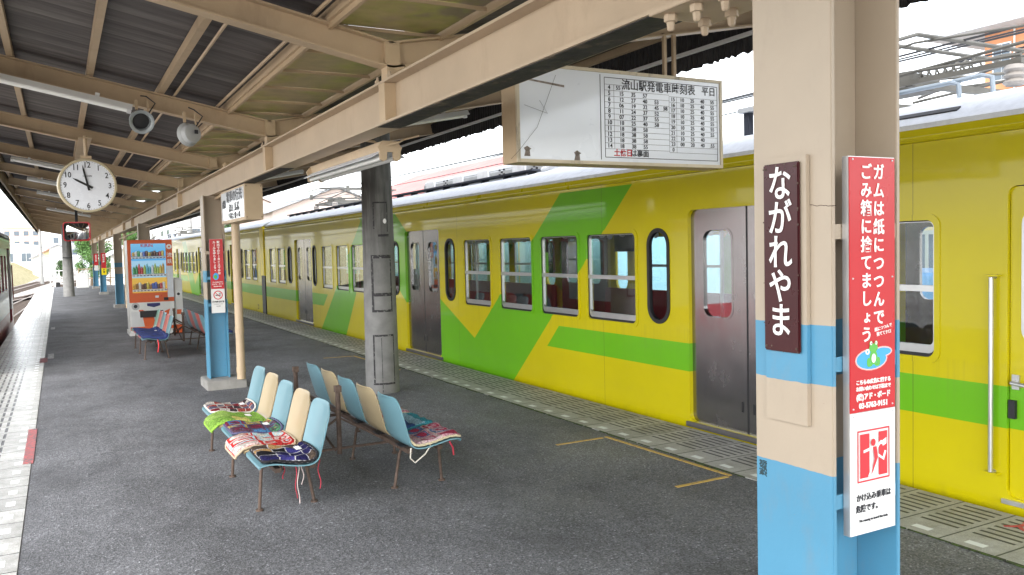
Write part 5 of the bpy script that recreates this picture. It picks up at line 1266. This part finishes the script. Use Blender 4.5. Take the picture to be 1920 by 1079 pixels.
van = root('parked_van', (9.3, 7.0, -1.3), 'light blue and white van parked beyond the train', 'van')
m = MB(); m.extr([(8.4, -.9), (8.4, .55), (8.55, 1.1), (9.9, 1.1), (10.1, .55), (10.1, -.9)], 4.6, 8.3); m.build('body', mat('van_blue', (.12, .28, .55), .3, coat=.6), van, bevel=.04)
MB().box(8.36, 8.395, 5.0, 8.0, .30, .42).build('white_stripe', M_white, van); MB().box(8.37, 8.399, 5.3, 7.9, .50, .54).build('white_stripe', M_white, van)
for yy in (5.3, 7.5): MB().tube([(8.42, yy, -.95), (8.62, yy, -.95)], .33, 20).build('wheel', M_dark, van)
# red roofed house
house(24, 38, 47, 76, -1.3, 5.6, 2.9, M_ww, roofmat('faded_red_roof', (.50, .17, .15), 1.2), 'long building with faded red metal roof behind the train', 'building', axis='y', cat='building', wins=(('w', 50, 53, 2.5, 4), ('w', 56, 59, 2.5, 4)))
house(13, 22, 58, 76, -1.3, 4.3, 1.7, M_wp2, roofmat('grey_corrugated_roof', (.38, .40, .42), 2.2), 'pinkish building with grey corrugated roof above the train gap', 'building', cat='building')
house(9.5, 17, 84, 96, -1.3, 5.6, 1.6, M_ww, roofmat('light_grey_roof', (.5, .5, .52), 2), 'white house beyond the far end of the train', wins=(('w', 86, 88, 2.6, 4.0), ('s', 11, 13, 2.6, 4.0), ('w', 91, 93, 2.6, 4)))
house(14, 24, 104, 116, -1.3, 7.2, 2.2, M_wp2, roofmat('brown_roof', (.32, .26, .24), 2), 'tall pinkish house farther back behind the white house', wins=(('s', 16, 18, 3.5, 5),))
# orange apartment block
ap = root('apartment_block', (44, 20, 0), 'orange apartment block with white balconies at the upper right', 'apartment building')
MB().box(39.5, 56, 8, 26, -1.3, 11.0).build('wall', M_wo, ap)
m = MB(); m.add([(38.1, 6.5, 10.95), (38.1, 28.6, 10.95), (57, 28.6, 10.95), (57, 6.5, 10.95), (38.1, 6.5, 11.2), (38.1, 28.6, 11.2), (57, 28.6, 11.2), (57, 6.5, 11.2), (42, 10, 12.6), (42, 25, 12.6), (53, 25, 12.6), (53, 10, 12.6)],
      [(0, 1, 2, 3), (0, 1, 5, 4), (1, 2, 6, 5), (2, 3, 7, 6), (3, 0, 4, 7), (4, 5, 9, 8), (5, 6, 10, 9), (6, 7, 11, 10), (7, 4, 8, 11), (8, 9, 10, 11)]); m.build('roof', mat('apartment_roof', (.5, .55, .6), .6), ap)
for zf in (8.1, 5.0, 1.9):
    b = MB().box(38.6, 39.49, 8, 24.35, zf-.2, zf+.95); b.build('balcony', M_ww, ap)
    for yy, w in ((24.65, .95),):
        m = MB().box(39.42, 39.49, yy-.1, yy+.9, zf+.15, zf+2.1); o = m.build('window', M_alu, ap); MB().box(39.40, 39.419, yy-.02, yy+.38, zf+.22, zf+2.03).build('pane', mat('distant_glass', (.10, .13, .16), .1), o); MB().box(39.40, 39.419, yy+.42, yy+.82, zf+.22, zf+2.03).build('pane', mat('distant_glass', (.10, .13, .16), .1), o)
    for yy in (20.8, 16.5, 12.):
        m = MB().box(39.42, 39.49, yy, yy+2.2, zf+.96, zf+2.2); o = m.build('window', M_alu, ap); MB().box(39.40, 39.419, yy+.08, yy+2.12, zf+.97, zf+2.12).build('pane', mat('distant_glass', (.10, .13, .16), .1), o)
MB().tube([(39.45, 24.4, -1.3), (39.45, 24.4, 10.9)], .05, 8).build('drainpipe', M_ww, ap)
ap.location = (48.5, 21.5, 1.35)
MB().box(44.05, 60.4, 9.6, 27.4, -1.3, .04).build('ground_floor', M_wo, ap)
# left far background
house(-9.5, -2.4, 150, 165, -1.3, 3.4, .4, M_ww, M_whitew, 'long low white building beyond the tracks at the left', 'building', wins=(('s', -7.5, -6, 1, 2.4), ('s', -5, -3.6, 1, 2.4)), cat='building')
def flatblock(x0, x1, y, z1, wall, lab, cols, rows, d=14):
    r = root('apartment_block', ((x0+x1)/2, y+d/2, -1.3), lab, 'apartment building'); MB().box(x0, x1, y, y+d, -1.3, z1).build('wall', wall, r); MB().box(x0-.3, x1+.3, y-.3, y+d, z1+.01, z1+.5).build('parapet', M_ww, r)
    for i in range(cols):
        for j in range(rows):
            xx = x0+(x1-x0)*(i+.2)/cols; zz = 1.5+(z1-1.5)*(j+.25)/rows
            MB().box(xx, xx+(x1-x0)/cols*.55, y-.06, y-.01, zz, zz+(z1-1.5)/rows*.45).build('window', mat('distant_glass', (.10, .13, .16), .1), r)
flatblock(-10.5, -3.2, 215, 8.3, mat('pale_orange_wall', (.80, .56, .42), .7, var=.05), 'distant orange apartment block beyond the tracks', 4, 3)
flatblock(-1.2, 9.0, 240, 13.5, mat('pale_grey_block', (.55, .57, .62), .7, var=.05), 'distant pale grey apartment block left of the clock pole', 5, 4)
flatblock(-22, -12.5, 190, 10, M_ww, 'distant white apartment block hidden behind the red train', 4, 3)
# grass bank
m = MB(); ys = [60+5*i for i in range(20)]
for y in ys:
    q = (y-60)/95.; m.v += [Vector((-4.6+2.6*q, y, -1.3)), Vector((-7.4+1.6*q, y, -1.3+2.2*math.sin(min(1, q*1.8)*1.57))), Vector((-30, y, 2.5))]
for i in range(len(ys)-1):
    for j in range(2): k = i*3+j; m.f.append((k, k+1, k+4, k+3))
gr = NT('dry_grass'); v = gr.coord(); gr.base(gr.ramp(gr.noise(v, 2.5, 6, .7), [(.3, (.16, .17, .06)), (.5, (.36, .31, .16)), (.7, (.48, .42, .26))])); gr.b.inputs['Roughness'].default_value = .95
struct(m.build('grass_bank', gr.m))
# utility poles and wires
def upole(x, y, h, lab, arms=2, cat='utility pole'):
    r = root('utility_pole', (x, y, -1.3), lab, cat, 'poles beside the railway'); MB().tube([(x, y, -1.3), (x, y, h)], [.17, .11], 12).build('shaft', mat('pole_grey', (.30, .30, .29), .8), r, smooth=True)
    for k in range(arms): m = MB().bar((x-1.0, y, h-.4-.8*k), (x+1.0, y, h-.4-.8*k), .08); m.build('crossarm', M_dark, r)
    m = MB()
    for k in range(arms):
        for q in (-.9, -.4, .4, .9): m.tube([(x+q, y, h-.36-.8*k), (x+q, y, h-.2-.8*k)], .05, 6)
    m.build('insulator', M_white, r); return r
P1_ = upole(-1.55, 100, 7.6, 'tall utility pole standing beyond the left roof edge', 1); upole(.9, 130, 8.5, 'thin utility pole between the left poles', 2); upole(2.6, 118, 8.0, 'utility pole seen below the mirror', 2); upole(4.0, 96, 7.5, 'utility pole near the round green tree', 2)
upole(27, 80, 10.5, 'utility pole by the red roofed building', 2); upole(8.2, 62, 6.9, 'grey pole above the far train car', 1)
def wire(a, b, sag, lab, rad=.018, n=14):
    a, b = Vector(a), Vector(b); pts = [a.lerp(b, i/n)-Vector((0, 0, sag*4*(i/n)*(1-i/n))) for i in range(n+1)]
    tag(MB().tube(pts, rad, 5).build('overhead_wire', M_dark), lab, 'wire', 'overhead wires')
wire((-2.4, -10, 3.6), (-1.5, 100, 4.6), .3, 'contact wire above the left track', .01); wire((5.93, -12, 3.5), (5.93, 90, 3.5), .2, 'contact wire above the yellow train', .008)
wire((-1.5, 100, 6.6), (4, 96, 6.6), .4, 'wire between the two left background poles'); wire((.9, 130, 7.6), (27, 80, 9.4), 1.0, 'long thin wire crossing behind the white house'); wire((5.3, 16, 4.4), (27, 80, 9.5), 1.2, 'wire rising from the train to the pole by the red roof', .012)
for k, (za, zb, x) in enumerate(((3.05, 3.30, 6.3), (3.12, 3.18, 6.9), (3.3, 3.5, 7.2), (2.98, 3.02, 5.6))):
    wire((x, -4, za), (x+.6, 26, zb), .12, ['thick dark wire over the roof of the yellow train near the pantograph', 'second wire over the train roof sagging slightly', 'highest wire above the train roof at the right', 'lowest thin wire just above the train roof'][k], .009)
# trees: leaf quads in clumps
lf = {}
def leafmat(name, c):
    t = NT(name); v = t.coord(); n = t.noise(v, 1.3, 4); t.base(t.mix(1, t.ramp(t.noise(v, 9, 3), [(.3, col_shift(c, .6)), (.7, col_shift(c, 1.4))]), t.ramp(n, [(.3, .7), (.7, 1.2)]), 'MULTIPLY')); t.b.inputs['Roughness'].default_value = .6; return t.m
def tree(x, y, zb, h, rad, n, mm, lab, name='broadleaf_tree', seed=1, leaf=.16, low=.25):
    rnd = random.Random(seed); r = root(name, (x, y, zb), lab, 'tree')
    m = MB(); m.tube([(x, y, zb), (x+.1, y, zb+h*.35), (x, y+.1, zb+h*.75)], [.06*h*.6, .04*h*.6, .01*h], 8)
    cl = []
    for k in range(26):
        a = rnd.random()*6.28; q = rnd.random()**.5*rad*.75; zz = zb+h*(low+(1-low)*rnd.random()); q *= 1-.55*max(0, (zz-zb)/h-.6)/.4
        c = Vector((x+q*math.cos(a), y+q*math.sin(a), zz)); cl.append((c, rad*rnd.uniform(.28, .45)))
        if k < 9: m.tube([(x, y, zb+h*rnd.uniform(.2, .5)), c], [.02*h*.5, .006*h], 5)
    m.build('trunk', mat('bark', (.10, .075, .05), .9), r)
    m = MB()
    for i in range(n):
        c, rr = rnd.choice(cl); d = Vector((rnd.gauss(0, 1), rnd.gauss(0, 1), rnd.gauss(0, 1))).normalized(); p = c+d*rr*rnd.uniform(.55, 1.05)
        a = Vector((rnd.gauss(0, 1), rnd.gauss(0, 1), rnd.gauss(0, 1))).normalized(); b = a.cross(d+Vector((0, 0, .01))).normalized(); s = leaf*rnd.uniform(.6, 1.3)
        m.add([p-a*s, p+b*s*.6, p+a*s, p-b*s*.6], [(0, 1, 2, 3)])
    m.build('crown', mm, r); return r
LG, LD = leafmat('mid_green_leaves', (.07, .16, .03)), leafmat('dark_green_leaves', (.05, .10, .03))
tree(2.75, 88, -1.3, 5.4, 1.9, 9000, LG, 'round green tree at the end of the platform below the mirror', seed=3, leaf=.09)
tree(.3, 128, -1.3, 2.3, .8, 3000, LD, 'small dark green tree beyond the tracks at the left', seed=5, leaf=.09)
tree(7.5, 104, -1.3, 6.0, 2.2, 8000, LG, 'green tree behind the far pillars', seed=6, leaf=.1)
tree(9.9, 57, -1.3, 4.6, 1.6, 2500, LD, 'dark tree beyond the blue train', seed=8)
# platform end: pale gate rails, cabinets, white fence
def fence(x0, x1, y, z1, lab, mm):
    r = root('railing', ((x0+x1)/2, y, -1.3), lab, 'fence'); m = MB()
    x = x0
    while x <= x1+.01: MB().box(x, x+.05, y, y+.05, -1.3, z1).build('post', mm, r); x += (x1-x0)/4
    for z in (z1-.1, z1-.6, z1-1.1): MB().box(x0+.051, x1, y+.01, y+.04, z, z+.05).build('rail', mm, r)
fence(.9, 3.9, 49.6, .95, 'pale cream railing closing the far end of the platform', M_cream)
fence(-.6, .6, 72, .6, 'white crossing railing beyond the platform end', M_white)
tag(MB().box(.75, 1.3, 46.2, 46.7, 0, .7).build('equipment_cabinet', M_white, bevel=.02), 'white cabinet standing at the far end of the platform', 'cabinet')
tag(MB().box(-.15, .05, 50.5, 50.8, -1.3, .2).build('signal_box', M_dark, bevel=.02), 'small dark signal box by the track past the platform end', 'signal')
house(3.2, 4.6, 60, 64, -1.3, 1.6, .5, M_ww, M_whitew, 'small white hut past the end of the platform', 'hut', cat='hut')
for i, (x, y) in enumerate(((-1.9, 140), (-.9, 150), (.3, 145))):
    house(x-1.4, x+.9, y, y+3, -1.3, 1.5+i*.7, .6, (M_ww, M_wy, M_ww)[i], roofmat('small_roof_%s' % 'abc'[i], ((.3, .3, .32), (.45, .2, .15), (.35, .36, .4))[i], 2), ('small white house by the bend in the tracks', 'small yellow house by the bend in the tracks', 'taller white house by the bend in the tracks')[i])
